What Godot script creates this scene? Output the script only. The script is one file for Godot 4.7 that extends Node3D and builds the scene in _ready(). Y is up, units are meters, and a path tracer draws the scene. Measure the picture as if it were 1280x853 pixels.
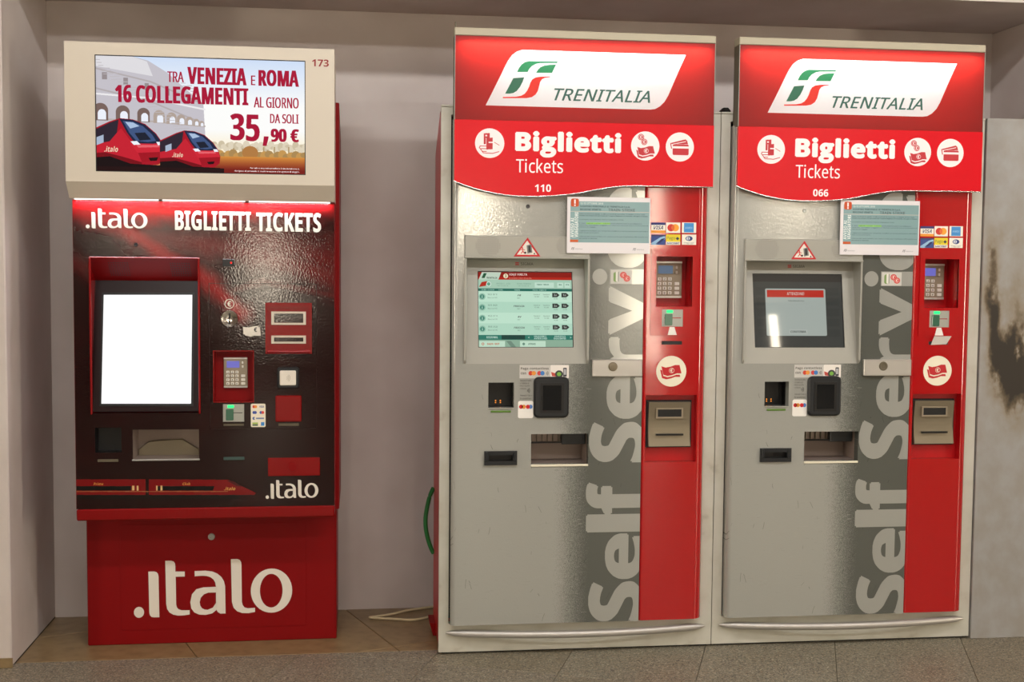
extends Node3D
# A niche in a station hall with three ticket machines. Metres, y up; the photographed machines face +z.

const FOCAL := 1500.0                                   # in pixels of the 1280 x 853 photograph
const EYE := Vector3(-0.2493, 1.2395, 3.7751)
const TURN := Vector3(-0.0608, -0.1262, 0.0089)         # pitch, yaw, roll
const PITCH := 0.9                                      # the two grey machines stand this far apart
const WALL_Z := -0.54
const SOFFIT_Y := 2.135
const HALL_H := 4.4
const LAMP_Y := 3.05
const HALL_Z := 10.0

var eye_basis := Basis.from_euler(TURN, EULER_ORDER_YXZ)
var M := {}
var text_cache := {}
var fonts := {}
var org := Vector3.ZERO
var taken := {}


# ---------------------------------------------------------------- pixels to metres
func at(u: float, v: float, z: float) -> Vector2:
	var d := eye_basis * Vector3((u - 640.0) / FOCAL, -(v - 426.5) / FOCAL, -1.0)
	var t := (z - EYE.z) / d.z
	return Vector2(EYE.x + t * d.x, EYE.y + t * d.y)


func span(u0: float, v0: float, u1: float, v1: float, z: float) -> Rect2:
	var a := at(u0, v0, z)
	var b := at(u1, v1, z)
	return Rect2(minf(a.x, b.x), minf(a.y, b.y), absf(b.x - a.x), absf(b.y - a.y))


func trace(list: Array, z: float) -> PackedVector2Array:
	var out := PackedVector2Array()
	for p in list:
		out.append(at(p[0], p[1], z))
	return out


# ---------------------------------------------------------------- shapes
class Shape:
	var v := PackedVector3Array()
	var n := PackedVector3Array()
	var t := PackedVector2Array()
	var uvr := Rect2(0, 0, 1, 1)
	var x := Transform3D()

	func corner(p: Vector3, nn: Vector3) -> void:
		t.append(Vector2((p.x - uvr.position.x) / uvr.size.x, 1.0 - (p.y - uvr.position.y) / uvr.size.y))
		v.append(x * p)
		n.append((x.basis * nn).normalized())

	func tri(a: Vector3, b: Vector3, c: Vector3, na: Vector3, nb: Vector3, nc: Vector3) -> void:
		corner(a, na)
		if (b - a).cross(c - a).dot(na + nb + nc) > 0.0:
			corner(c, nc)
			corner(b, nb)
		else:
			corner(b, nb)
			corner(c, nc)

	func quad(a: Vector3, b: Vector3, c: Vector3, d: Vector3, nn: Vector3) -> void:
		tri(a, b, c, nn, nn, nn)
		tri(a, c, d, nn, nn, nn)

	func flat(a: Vector3, b: Vector3, c: Vector3, d: Vector3, towards: Vector3) -> void:
		var nn := (b - a).cross(c - a)
		if nn.length() < 1e-12:
			nn = (c - a).cross(d - a)
		nn = nn.normalized()
		quad(a, b, c, d, nn if nn.dot(towards) >= 0.0 else -nn)

	func smooth(a: Vector3, b: Vector3, c: Vector3, d: Vector3, na: Vector3, nb: Vector3, nc: Vector3, nd: Vector3) -> void:
		tri(a, b, c, na, nb, nc)
		tri(a, c, d, na, nc, nd)

	# a box with chamfered edges
	func box(lo: Vector3, hi: Vector3, c := 0.0) -> Shape:
		var mid := (lo + hi) / 2.0
		var h := (hi - lo) / 2.0
		c = minf(c, minf(h.x, minf(h.y, h.z)) * 0.9)
		for a in 3:
			var b := (a + 1) % 3
			var e := (a + 2) % 3
			for s in [-1.0, 1.0]:
				var q := []
				for k in [[-1, -1], [1, -1], [1, 1], [-1, 1]]:
					var p := Vector3.ZERO
					p[a] = s * h[a]
					p[b] = k[0] * (h[b] - c)
					p[e] = k[1] * (h[e] - c)
					q.append(mid + p)
				var nn := Vector3.ZERO
				nn[a] = s
				quad(q[0], q[1], q[2], q[3], nn)
				if c > 0.0:
					for r in [-1.0, 1.0]:
						var p0 := Vector3.ZERO
						p0[a] = s * h[a]
						p0[b] = r * (h[b] - c)
						p0[e] = -(h[e] - c)
						var p1 := p0
						p1[e] = h[e] - c
						var p2 := p1
						p2[a] = s * (h[a] - c)
						p2[b] = r * h[b]
						var p3 := p2
						p3[e] = -(h[e] - c)
						var m2 := Vector3.ZERO
						m2[a] = s
						m2[b] = r
						quad(mid + p0, mid + p1, mid + p2, mid + p3, m2.normalized())
		if c > 0.0:
			for sx in [-1.0, 1.0]:
				for sy in [-1.0, 1.0]:
					for sz in [-1.0, 1.0]:
						var s := Vector3(sx, sy, sz)
						var nn := s.normalized()
						tri(mid + s * Vector3(h.x, h.y - c, h.z - c), mid + s * Vector3(h.x - c, h.y, h.z - c), mid + s * Vector3(h.x - c, h.y - c, h.z), nn, nn, nn)
		return self

	func slab(r: Rect2, z0: float, z1: float, c := 0.0) -> Shape:
		return box(Vector3(r.position.x, r.position.y, z0), Vector3(r.end.x, r.end.y, z1), c)

	# a flat outline facing +z
	func face(p: PackedVector2Array, z: float) -> Shape:
		var i := Geometry2D.triangulate_polygon(p)
		var f := Vector3(0, 0, 1)
		for k in range(0, i.size(), 3):
			tri(Vector3(p[i[k]].x, p[i[k]].y, z), Vector3(p[i[k + 1]].x, p[i[k + 1]].y, z), Vector3(p[i[k + 2]].x, p[i[k + 2]].y, z), f, f, f)
		return self

	func rect(r: Rect2, z: float) -> Shape:
		quad(Vector3(r.position.x, r.position.y, z), Vector3(r.end.x, r.position.y, z), Vector3(r.end.x, r.end.y, z), Vector3(r.position.x, r.end.y, z), Vector3(0, 0, 1))
		return self

	# an outline with thickness, its front edge bevelled
	func prism(p: PackedVector2Array, z0: float, z1: float, bevel := 0.0) -> Shape:
		if Geometry2D.is_polygon_clockwise(p):
			p = p.duplicate()
			p.reverse()
		var m := p.size()
		var inner := PackedVector2Array()
		for k in m:
			var e0 := (p[k] - p[(k + m - 1) % m]).normalized()
			var e1 := (p[(k + 1) % m] - p[k]).normalized()
			var o0 := Vector2(-e0.y, e0.x)
			var o1 := Vector2(-e1.y, e1.x)
			var b := (o0 + o1).normalized()
			inner.append(p[k] + b * bevel / maxf(0.4, b.dot(o0)))
		for k in m:
			var q := (k + 1) % m
			var e := (p[q] - p[k]).normalized()
			var out := Vector3(e.y, -e.x, 0)
			quad(Vector3(p[k].x, p[k].y, z0), Vector3(p[q].x, p[q].y, z0), Vector3(p[q].x, p[q].y, z1 - bevel), Vector3(p[k].x, p[k].y, z1 - bevel), out)
			if bevel > 0.0:
				flat(Vector3(p[k].x, p[k].y, z1 - bevel), Vector3(p[q].x, p[q].y, z1 - bevel), Vector3(inner[q].x, inner[q].y, z1), Vector3(inner[k].x, inner[k].y, z1), out + Vector3(0, 0, 1))
		face(inner if bevel > 0.0 else p, z1)
		var i := Geometry2D.triangulate_polygon(p)
		var f := Vector3(0, 0, -1)
		for k in range(0, i.size(), 3):
			tri(Vector3(p[i[k]].x, p[i[k]].y, z0), Vector3(p[i[k + 1]].x, p[i[k + 1]].y, z0), Vector3(p[i[k + 2]].x, p[i[k + 2]].y, z0), f, f, f)
		return self

	# a sheet facing +z whose depth follows x, with rectangular openings and edges of some thickness
	func sheet(r: Rect2, holes: Array, zf: Callable, thick: float, more := []) -> Shape:
		var xs := [r.position.x, r.end.x]
		var ys := [r.position.y, r.end.y]
		xs.append_array(more)
		for h in holes:
			xs.append_array([h.position.x, h.end.x])
			ys.append_array([h.position.y, h.end.y])
		xs.sort()
		ys.sort()
		var clear := func(px: float, py: float) -> bool:
			if not r.has_point(Vector2(px, py)):
				return true
			for h in holes:
				if h.has_point(Vector2(px, py)):
					return true
			return false
		var nf := func(px: float) -> Vector3:
			var e := 0.0004
			var d: float = (zf.call(minf(px + e, r.end.x)) - zf.call(maxf(px - e, r.position.x))) / (2.0 * e)
			return Vector3(-d, 0, 1).normalized()
		for i in xs.size() - 1:
			var x0: float = xs[i]
			var x1: float = xs[i + 1]
			if x1 - x0 < 1e-6:
				continue
			var z0: float = zf.call(x0)
			var z1: float = zf.call(x1)
			var n0: Vector3 = nf.call(x0)
			var n1: Vector3 = nf.call(x1)
			for j in ys.size() - 1:
				var y0: float = ys[j]
				var y1: float = ys[j + 1]
				if y1 - y0 < 1e-6 or clear.call((x0 + x1) / 2, (y0 + y1) / 2):
					continue
				smooth(Vector3(x0, y0, z0), Vector3(x1, y0, z1), Vector3(x1, y1, z1), Vector3(x0, y1, z0), n0, n1, n1, n0)
				if clear.call(x0 - 1e-4, (y0 + y1) / 2):
					quad(Vector3(x0, y0, z0), Vector3(x0, y1, z0), Vector3(x0, y1, z0 - thick), Vector3(x0, y0, z0 - thick), Vector3(-1, 0, 0))
				if clear.call(x1 + 1e-4, (y0 + y1) / 2):
					quad(Vector3(x1, y0, z1), Vector3(x1, y1, z1), Vector3(x1, y1, z1 - thick), Vector3(x1, y0, z1 - thick), Vector3(1, 0, 0))
				if clear.call((x0 + x1) / 2, y0 - 1e-4):
					quad(Vector3(x0, y0, z0), Vector3(x1, y0, z1), Vector3(x1, y0, z1 - thick), Vector3(x0, y0, z0 - thick), Vector3(0, -1, 0))
				if clear.call((x0 + x1) / 2, y1 + 1e-4):
					quad(Vector3(x0, y1, z0), Vector3(x1, y1, z1), Vector3(x1, y1, z1 - thick), Vector3(x0, y1, z0 - thick), Vector3(0, 1, 0))
		return self

	# the five inner faces of a recess that opens towards +z
	func recess(opening: Rect2, z0: float, z1: float) -> Shape:
		var r := opening.grow(0.0006)
		var a := r.position
		var b := r.end
		rect(r, z0)
		quad(Vector3(a.x, a.y, z0), Vector3(a.x, b.y, z0), Vector3(a.x, b.y, z1), Vector3(a.x, a.y, z1), Vector3(1, 0, 0))
		quad(Vector3(b.x, a.y, z0), Vector3(b.x, b.y, z0), Vector3(b.x, b.y, z1), Vector3(b.x, a.y, z1), Vector3(-1, 0, 0))
		quad(Vector3(a.x, a.y, z0), Vector3(b.x, a.y, z0), Vector3(b.x, a.y, z1), Vector3(a.x, a.y, z1), Vector3(0, 1, 0))
		quad(Vector3(a.x, b.y, z0), Vector3(b.x, b.y, z0), Vector3(b.x, b.y, z1), Vector3(a.x, b.y, z1), Vector3(0, -1, 0))
		return self

	# a frame round an opening: front at z1, back at z0
	func ring(outer: Rect2, inner: Rect2, z0: float, z1: float) -> Shape:
		return sheet(outer, [inner], func(_x): return z1, z1 - z0)

	func tube(path: PackedVector3Array, radii: Array, seg := 12) -> Shape:
		var rows := []
		var up := Vector3.UP
		for k in path.size():
			var d := (path[mini(k + 1, path.size() - 1)] - path[maxi(k - 1, 0)]).normalized()
			if absf(d.dot(up)) > 0.95:
				up = Vector3.BACK
			var s := d.cross(up).normalized()
			var w := s.cross(d).normalized()
			var row := []
			for j in seg + 1:
				var a := TAU * j / seg
				row.append(s * cos(a) + w * sin(a))
			rows.append(row)
		for k in path.size() - 1:
			var r0: float = radii[mini(k, radii.size() - 1)]
			var r1: float = radii[mini(k + 1, radii.size() - 1)]
			for j in seg:
				var a: Vector3 = rows[k][j]
				var b: Vector3 = rows[k][j + 1]
				var c: Vector3 = rows[k + 1][j + 1]
				var d: Vector3 = rows[k + 1][j]
				smooth(path[k] + a * r0, path[k] + b * r0, path[k + 1] + c * r1, path[k + 1] + d * r1, a, b, c, d)
		return self

	# a profile of (radius, z) turned about an axis through c along +z
	func turned(c: Vector2, profile: Array, seg := 24) -> Shape:
		for k in profile.size() - 1:
			var p: Vector2 = profile[k]
			var q: Vector2 = profile[k + 1]
			var e := (q - p).normalized()
			for j in seg:
				var a := TAU * j / seg
				var b := TAU * (j + 1) / seg
				var da := Vector3(cos(a), sin(a), 0)
				var db := Vector3(cos(b), sin(b), 0)
				var na := da * e.y + Vector3(0, 0, -e.x)
				var nb := db * e.y + Vector3(0, 0, -e.x)
				var o := Vector3(c.x, c.y, 0)
				if p.x < 1e-6:
					tri(o + Vector3(0, 0, p.y), o + da * q.x + Vector3(0, 0, q.y), o + db * q.x + Vector3(0, 0, q.y), na, na, nb)
				elif q.x < 1e-6:
					tri(o + da * p.x + Vector3(0, 0, p.y), o + db * p.x + Vector3(0, 0, p.y), o + Vector3(0, 0, q.y), na, nb, na)
				else:
					smooth(o + da * p.x + Vector3(0, 0, p.y), o + db * p.x + Vector3(0, 0, p.y), o + db * q.x + Vector3(0, 0, q.y), o + da * q.x + Vector3(0, 0, q.y), na, nb, nb, na)
		return self


func rounded(r: Rect2, c: float, seg := 5) -> PackedVector2Array:
	var out := PackedVector2Array()
	for k in [[r.end.x - c, r.end.y - c, 0.0], [r.position.x + c, r.end.y - c, 0.5], [r.position.x + c, r.position.y + c, 1.0], [r.end.x - c, r.position.y + c, 1.5]]:
		for j in seg + 1:
			var a: float = PI * (k[2] + 0.5 * j / seg)
			out.append(Vector2(k[0] + c * cos(a), k[1] + c * sin(a)))
	return out


func oval(c: Vector2, rx: float, ry: float, seg := 28) -> PackedVector2Array:
	var out := PackedVector2Array()
	for k in seg:
		out.append(c + Vector2(rx * cos(TAU * k / seg), ry * sin(TAU * k / seg)))
	return out


func arc(c: Vector2, r: float, a0: float, a1: float, seg := 10) -> PackedVector2Array:
	var out := PackedVector2Array()
	for k in seg + 1:
		var a := lerpf(a0, a1, float(k) / seg)
		out.append(c + r * Vector2(cos(a), sin(a)))
	return out


# a smooth line through points (Catmull-Rom)
func curve(p: PackedVector2Array, closed := false, step := 5) -> PackedVector2Array:
	var out := PackedVector2Array()
	var m := p.size()
	var last := m if closed else m - 1
	for k in last:
		var a := p[(k + m - 1) % m] if closed else p[maxi(k - 1, 0)]
		var d := p[(k + 2) % m] if closed else p[mini(k + 2, m - 1)]
		for j in step:
			out.append(p[k].cubic_interpolate(p[(k + 1) % m], a, d, float(j) / step))
	if not closed:
		out.append(p[m - 1])
	return out


# ---------------------------------------------------------------- letters
func letters(s: String, bold: bool, face := "Droid Sans") -> Array:
	var key := [s, bold, face]
	if not text_cache.has(key):
		var fk := [bold, face]
		if not fonts.has(fk):
			var f := SystemFont.new()
			f.font_names = PackedStringArray([face])
			f.font_weight = 700 if bold else 400
			fonts[fk] = f
		var tm := TextMesh.new()
		tm.font = fonts[fk]
		tm.text = s
		tm.font_size = 64
		tm.pixel_size = 0.01
		tm.depth = 0.0
		tm.curve_step = 0.8
		var arrays := tm.get_mesh_arrays()
		var vs: PackedVector3Array = arrays[Mesh.ARRAY_VERTEX]
		var flat := PackedVector2Array()
		var lo := Vector2(INF, INF)
		var hi := -lo
		for i in arrays[Mesh.ARRAY_INDEX]:
			var q := Vector2(vs[i].x, vs[i].y)
			flat.append(q)
			lo = lo.min(q)
			hi = hi.max(q)
		text_cache[key] = [flat, Rect2(lo, hi - lo)]
	return text_cache[key]


# lettering stretched to fill r, lying at depth z; slant leans it, heavy thickens it, up turns it to read upwards
func write(sh: Shape, s: String, r: Rect2, z: float, bold := true, slant := 0.0, heavy := 0.0, up := false, face := "Droid Sans") -> Shape:
	var g := letters(s, bold, face)
	var b: Rect2 = g[1]
	var f := Vector3(0, 0, 1)
	var shifts := [Vector2.ZERO] if heavy == 0.0 else [Vector2(-heavy, 0), Vector2(heavy, 0), Vector2(0, heavy), Vector2(0, -heavy)]
	for i in shifts.size():
		var o: Vector2 = shifts[i]
		var q := []
		for p in g[0]:
			var k: Vector2 = (p - b.position) / b.size
			if up:
				k = Vector2(1.0 - k.y, k.x)
			var w: Vector2 = r.position + k * r.size + o
			q.append(Vector3(w.x + slant * k.y * r.size.y, w.y, z + 0.00025 * i))
		for k in range(0, q.size(), 3):
			sh.tri(q[k], q[k + 1], q[k + 2], f, f, f)
	return sh


# ---------------------------------------------------------------- painted prints
func blank(w: int, h: int, c: Color) -> Image:
	var i := Image.create_empty(w, h, false, Image.FORMAT_RGBA8)
	i.fill(c)
	return i


func ink(im: Image, p: PackedVector2Array, c: Color) -> void:
	var lo := INF
	var hi := -INF
	for q in p:
		lo = minf(lo, q.y)
		hi = maxf(hi, q.y)
	for y in range(maxi(0, int(lo)), mini(im.get_height(), int(hi) + 1)):
		var cut := []
		var yy := y + 0.5
		for k in p.size():
			var a := p[k]
			var b := p[(k + 1) % p.size()]
			if (a.y <= yy) != (b.y <= yy):
				cut.append(a.x + (yy - a.y) * (b.x - a.x) / (b.y - a.y))
		cut.sort()
		for k in range(0, cut.size() - 1, 2):
			var x0 := roundi(cut[k])
			var x1 := roundi(cut[k + 1])
			if x1 > x0:
				im.fill_rect(Rect2i(x0, y, x1 - x0, 1), c)


func block(im: Image, x0: float, y0: float, x1: float, y1: float, c: Color) -> void:
	im.fill_rect(Rect2i(roundi(x0), roundi(y0), maxi(1, roundi(x1 - x0)), maxi(1, roundi(y1 - y0))), c)


func dot(im: Image, x: float, y: float, r: float, c: Color) -> void:
	ink(im, oval(Vector2(x, y), r, r, 24), c)


func line(im: Image, p: PackedVector2Array, w: float, c: Color) -> void:
	for k in p.size() - 1:
		var d := (p[k + 1] - p[k]).normalized().orthogonal() * w / 2.0
		ink(im, PackedVector2Array([p[k] + d, p[k + 1] + d, p[k + 1] - d, p[k] - d]), c)
		ink(im, oval(p[k + 1], w / 2.0, w / 2.0, 10), c)


func print_text(im: Image, s: String, x: float, y: float, w: float, h: float, c: Color, bold := true, up := false, slant := 0.0, heavy := 0.0) -> void:
	if heavy > 0.0:
		for o in [-heavy, heavy]:
			print_text(im, s, x + o, y, w, h, c, bold, up, slant)
	var g := letters(s, bold)
	var b: Rect2 = g[1]
	var q := PackedVector2Array()
	for p in g[0]:
		var k: Vector2 = (p - b.position) / b.size
		var m := Vector2(x + k.x * w + slant * k.y * h, y + (1.0 - k.y) * h)
		if up:
			m = Vector2(x + (1.0 - k.y) * w, y + (1.0 - k.x) * h)
		q.append(m)
	for k in range(0, q.size(), 3):
		ink(im, PackedVector2Array([q[k], q[k + 1], q[k + 2]]), c)


func tex(im: Image) -> ImageTexture:
	return ImageTexture.create_from_image(im)


# ---------------------------------------------------------------- materials
func mat(called: String, c: Color, rough := 0.5, metal := 0.0, spec := 0.5) -> StandardMaterial3D:
	var m := StandardMaterial3D.new()
	m.resource_name = called
	m.albedo_color = c
	m.roughness = rough
	m.metallic = metal
	m.metallic_specular = spec
	M[called] = m
	return m


func c8(r: int, g: int, b: int) -> Color:
	return Color8(r, g, b)


func glow(called: String, c: Color, energy: float, rough := 0.3) -> StandardMaterial3D:
	var m := mat(called, Color(0.03, 0.03, 0.03), rough)
	m.emission_enabled = true
	m.emission = c
	m.emission_energy_multiplier = energy
	return m


func glow_print(called: String, im: Image, energy: float, rough := 0.12) -> StandardMaterial3D:
	var m := mat(called, Color(0.02, 0.02, 0.02), rough, 0.0, 0.5 if rough < 0.1 else 0.2)
	m.emission_enabled = true
	m.emission = Color.WHITE
	m.emission_operator = BaseMaterial3D.EMISSION_OP_MULTIPLY
	m.emission_texture = tex(im)
	m.emission_energy_multiplier = energy
	m.texture_repeat = false
	return m


func paper(called: String, im: Image, rough := 0.5) -> StandardMaterial3D:
	var m := mat(called, Color.WHITE, rough)
	m.albedo_texture = tex(im)
	m.texture_repeat = false
	return m


func noise_tex(freq: float, seed_: int, size := 512, normal := false, bump := 4.0, ramp: Gradient = null, kind := FastNoiseLite.TYPE_SIMPLEX_SMOOTH, octaves := 4) -> NoiseTexture2D:
	var f := FastNoiseLite.new()
	f.noise_type = kind
	f.seed = seed_
	f.frequency = freq
	f.fractal_octaves = octaves
	var t := NoiseTexture2D.new()
	t.noise = f
	t.width = size
	t.height = size
	t.seamless = true
	t.as_normal_map = normal
	t.bump_strength = bump
	if ramp:
		t.color_ramp = ramp
	return t


func ramp(list: Array) -> Gradient:
	var g := Gradient.new()
	var o := PackedFloat32Array()
	var c := PackedColorArray()
	for p in list:
		o.append(p[0])
		c.append(p[1])
	g.offsets = o
	g.colors = c
	return g


func triplanar(m: StandardMaterial3D, scale: float) -> void:
	m.uv1_triplanar = true
	m.uv1_world_triplanar = true
	m.uv1_scale = Vector3.ONE * scale


# ---------------------------------------------------------------- things and parts
func numbered(called: String) -> String:
	var k: int = taken.get(called, 0)
	taken[called] = k + 1
	return called if k == 0 else "%s_%03d" % [called, k]


func thing(called: String, label: String, category: String, where: Vector3, group := "") -> Node3D:
	var o := Node3D.new()
	o.name = numbered(called)
	o.position = where
	o.set_meta("label", label)
	o.set_meta("category", category)
	if group:
		o.set_meta("group", group)
	add_child(o)
	return o


# one mesh of a thing; its corners are given in the room and stored from the thing's base (org)
func part(parent: Node, called: String, sh: Shape, m: Material, label := "") -> MeshInstance3D:
	var a := []
	a.resize(Mesh.ARRAY_MAX)
	var p := PackedVector3Array()
	for q in sh.v:
		p.append(q - org)
	a[Mesh.ARRAY_VERTEX] = p
	a[Mesh.ARRAY_NORMAL] = sh.n
	a[Mesh.ARRAY_TEX_UV] = sh.t
	var me := ArrayMesh.new()
	me.add_surface_from_arrays(Mesh.PRIMITIVE_TRIANGLES, a)
	var o := MeshInstance3D.new()
	o.name = called
	o.mesh = me
	o.material_override = m
	if label:
		o.set_meta("label", label)
	parent.add_child(o, true)
	return o


func structure(called: String, sh: Shape, m: Material, label := "") -> MeshInstance3D:
	org = Vector3.ZERO
	var o := part(self, called, sh, m, label)
	o.set_meta("kind", "structure")
	return o


func single(called: String, sh: Shape, m: Material, label: String, category: String, where: Vector3, group := "") -> MeshInstance3D:
	org = where
	var o := part(self, numbered(called), sh, m, label)
	o.position = where
	o.set_meta("category", category)
	if group:
		o.set_meta("group", group)
	return o


func lamp(parent: Node, called: String, where: Vector3, size: Vector2, towards: Vector3, energy: float, c: Color) -> void:
	var l := AreaLight3D.new()
	l.name = called
	l.area_size = size
	l.position = where - org
	l.basis = Basis.looking_at(towards, Vector3.FORWARD if absf(towards.y) > 0.9 else Vector3.UP)
	l.light_energy = energy
	l.light_color = c
	l.shadow_enabled = true
	l.set("area_range", 30.0)
	parent.add_child(l, true)


func _ready() -> void:
	view()
	make_materials()
	build_room()
	build_hall_lamps()
	dark_red_machine()
	for k in 2:
		grey_machine(k)
	build_small_things()


# ---------------------------------------------------------------- camera, sky, exposure
const LAMP_ENERGY := 1.6
const LAMP_COLOR := Color(0.99, 0.99, 1.0)
const SHOP_GLOW := 34.0
const EXPOSURE := 1.0


func view() -> void:
	var cam := Camera3D.new()
	cam.name = "camera"
	cam.position = EYE
	cam.basis = eye_basis
	cam.fov = rad_to_deg(2.0 * atan(426.5 / FOCAL))
	cam.near = 0.05
	cam.far = 60.0
	add_child(cam)
	cam.current = true
	var e := Environment.new()
	e.background_mode = Environment.BG_COLOR
	e.background_color = Color(0.0, 0.0, 0.0)
	e.tonemap_mode = Environment.TONE_MAPPER_LINEAR
	e.tonemap_exposure = EXPOSURE
	e.sdfgi_enabled = true
	e.ssao_enabled = true
	e.ssil_enabled = true
	var w := WorldEnvironment.new()
	w.name = "environment"
	w.environment = e
	add_child(w)


# ---------------------------------------------------------------- materials of the place
func speckle(size: int, list: Array, seed_: int, grain := 1) -> Image:
	var rng := RandomNumberGenerator.new()
	rng.seed = seed_
	var im := blank(size, size, list[0])
	for k in size * size / (grain * grain):
		var c: Color = list[rng.randi() % list.size()]
		c = c * rng.randf_range(0.85, 1.15)
		c.a = 1.0
		var w := rng.randi_range(1, 2 + grain)
		im.fill_rect(Rect2i(rng.randi() % size, rng.randi() % size, w, rng.randi_range(1, 1 + grain)), c)
	return im


func make_materials() -> void:
	# room
	var plaster := mat("plaster", Color.WHITE, 0.75)
	plaster.albedo_texture = noise_tex(0.006, 11, 512, false, 1.0, ramp([[0.0, c8(192, 181, 174)], [0.5, c8(201, 191, 185)], [1.0, c8(208, 199, 193)]]))
	triplanar(plaster, 0.7)
	mat("joint", c8(86, 82, 72), 0.9)
	for k in 3:
		var g := mat("granite_%d" % k, [c8(255, 252, 248), c8(246, 240, 232), c8(252, 246, 242)][k], 0.42)
		g.albedo_texture = tex(speckle(512, [c8(138, 134, 118), c8(92, 90, 80), c8(172, 168, 152), c8(122, 108, 90), c8(64, 62, 56), c8(150, 138, 114), c8(122, 120, 108)], 40 + k, 2))
		triplanar(g, 1.5)
		var b := mat("beige_tile_%d" % k, [c8(255, 252, 246), c8(248, 244, 236), c8(255, 250, 240)][k], 0.35)
		b.albedo_texture = noise_tex(0.02, 60 + k, 512, false, 1.0, ramp([[0.0, c8(118, 100, 72)], [0.45, c8(138, 118, 86)], [1.0, c8(150, 130, 98)]]))
		triplanar(b, 1.6)
	# grey machines
	var cream := mat("cream_enamel", Color.WHITE, 0.42)
	var grime := noise_tex(0.012, 21, 512, false, 1.0, ramp([[0.0, c8(172, 167, 152)], [0.18, c8(190, 187, 173)], [0.5, c8(196, 194, 181)], [1.0, c8(201, 199, 187)]]))
	cream.albedo_texture = grime
	triplanar(cream, 1.3)
	var film := noise_tex(0.09, 33, 512, true, 1.1, null, FastNoiseLite.TYPE_SIMPLEX_SMOOTH, 2)
	var red := mat("red_moulding", c8(176, 7, 16), 0.09)
	red.metallic_specular = 0.7
	red.normal_enabled = true
	red.normal_texture = film
	red.normal_scale = 0.05
	triplanar(red, 3.0)
	mat("red_sheet", c8(176, 7, 16), 0.35)
	mat("printed_silver", c8(166, 167, 160), 0.11, 0.12, 0.7)
	mat("hood_grey", c8(164, 163, 154), 0.3, 0.1)
	mat("black_plastic", c8(30, 33, 36), 0.32)
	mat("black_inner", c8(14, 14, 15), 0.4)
	mat("dark_glass", c8(22, 24, 26), 0.06)
	mat("aluminium", c8(205, 203, 198), 0.34, 0.75)
	mat("chrome", c8(225, 225, 222), 0.12, 1.0)
	mat("brushed_bar", c8(190, 186, 180), 0.38, 0.55)
	mat("tray_brown", c8(150, 134, 124), 0.45, 0.2)
	mat("bill_bronze", c8(136, 126, 106), 0.36, 0.55)
	mat("keypad_case", c8(150, 138, 118), 0.4, 0.3)
	mat("key_cap", c8(226, 222, 212), 0.4)
	mat("sticker_white", c8(238, 235, 228), 0.4)
	mat("sticker_cream", c8(236, 230, 206), 0.4)
	mat("steel", c8(178, 180, 174), 0.35, 0.6)
	mat("sign_red", c8(214, 18, 32), 0.25, 0.0, 0.35)
	mat("sign_white", c8(245, 240, 240), 0.35)
	mat("cap_grey", c8(170, 162, 140), 0.5, 0.1)
	mat("casing", c8(96, 88, 70), 0.5, 0.1)
	mat("reflector", c8(186, 186, 186), 0.7)
	mat("ink_red", c8(200, 26, 32), 0.4)
	mat("ink_dark", c8(62, 60, 58), 0.5)
	var lit := mat("lit_red", c8(140, 18, 16), 0.35)
	lit.backlight_enabled = true
	lit.backlight = c8(250, 46, 34)
	var white := mat("lit_white", c8(250, 250, 250), 0.35)
	white.backlight_enabled = true
	white.backlight = Color(1, 1, 1)
	for k in [["lit_green", c8(18, 128, 78)], ["lit_deep_green", c8(22, 92, 66)], ["lit_emblem_red", c8(226, 52, 36)], ["lit_letter", c8(44, 92, 80)]]:
		var m := mat(k[0], k[1], 0.35)
		m.backlight_enabled = true
		m.backlight = k[1]
	glow("strip_light", Color(1.0, 0.97, 0.95), 2.0)
	glow("green_light", Color(0.1, 1.0, 0.5), 1.6)
	glow("amber_light", Color(1.0, 0.6, 0.2), 1.2)
	glow("red_light", Color(1.0, 0.1, 0.08), 1.5)
	glow("blue_display", Color(0.48, 0.47, 0.85), 0.75)
	glow("grey_display", Color(0.40, 0.50, 0.62), 0.55)
	glow("white_display", Color(1.0, 1.0, 1.0), 1.08)
	glow("shop_light", Color(1.0, 0.94, 0.84), SHOP_GLOW)
	glow("tube_light", Color(1.0, 0.95, 0.86), 16.0)
	# dark red machine
	mat("machine_red", c8(128, 6, 10), 0.45, 0.0, 0.3)
	mat("machine_red_gloss", c8(128, 6, 10), 0.25, 0.0, 0.4)
	mat("machine_dark", c8(30, 10, 11), 0.3, 0.0, 0.4)
	mat("monitor_beige", c8(206, 197, 181), 0.5)
	mat("print_white", c8(232, 228, 220), 0.4)
	mat("print_cream", c8(226, 219, 206), 0.45)
	mat("numeral_maroon", c8(140, 30, 34), 0.5)
	mat("white_cable", c8(206, 190, 150), 0.5)
	mat("green_hose", c8(30, 110, 52), 0.4)
	mat("rubber", c8(26, 25, 24), 0.8)


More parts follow.
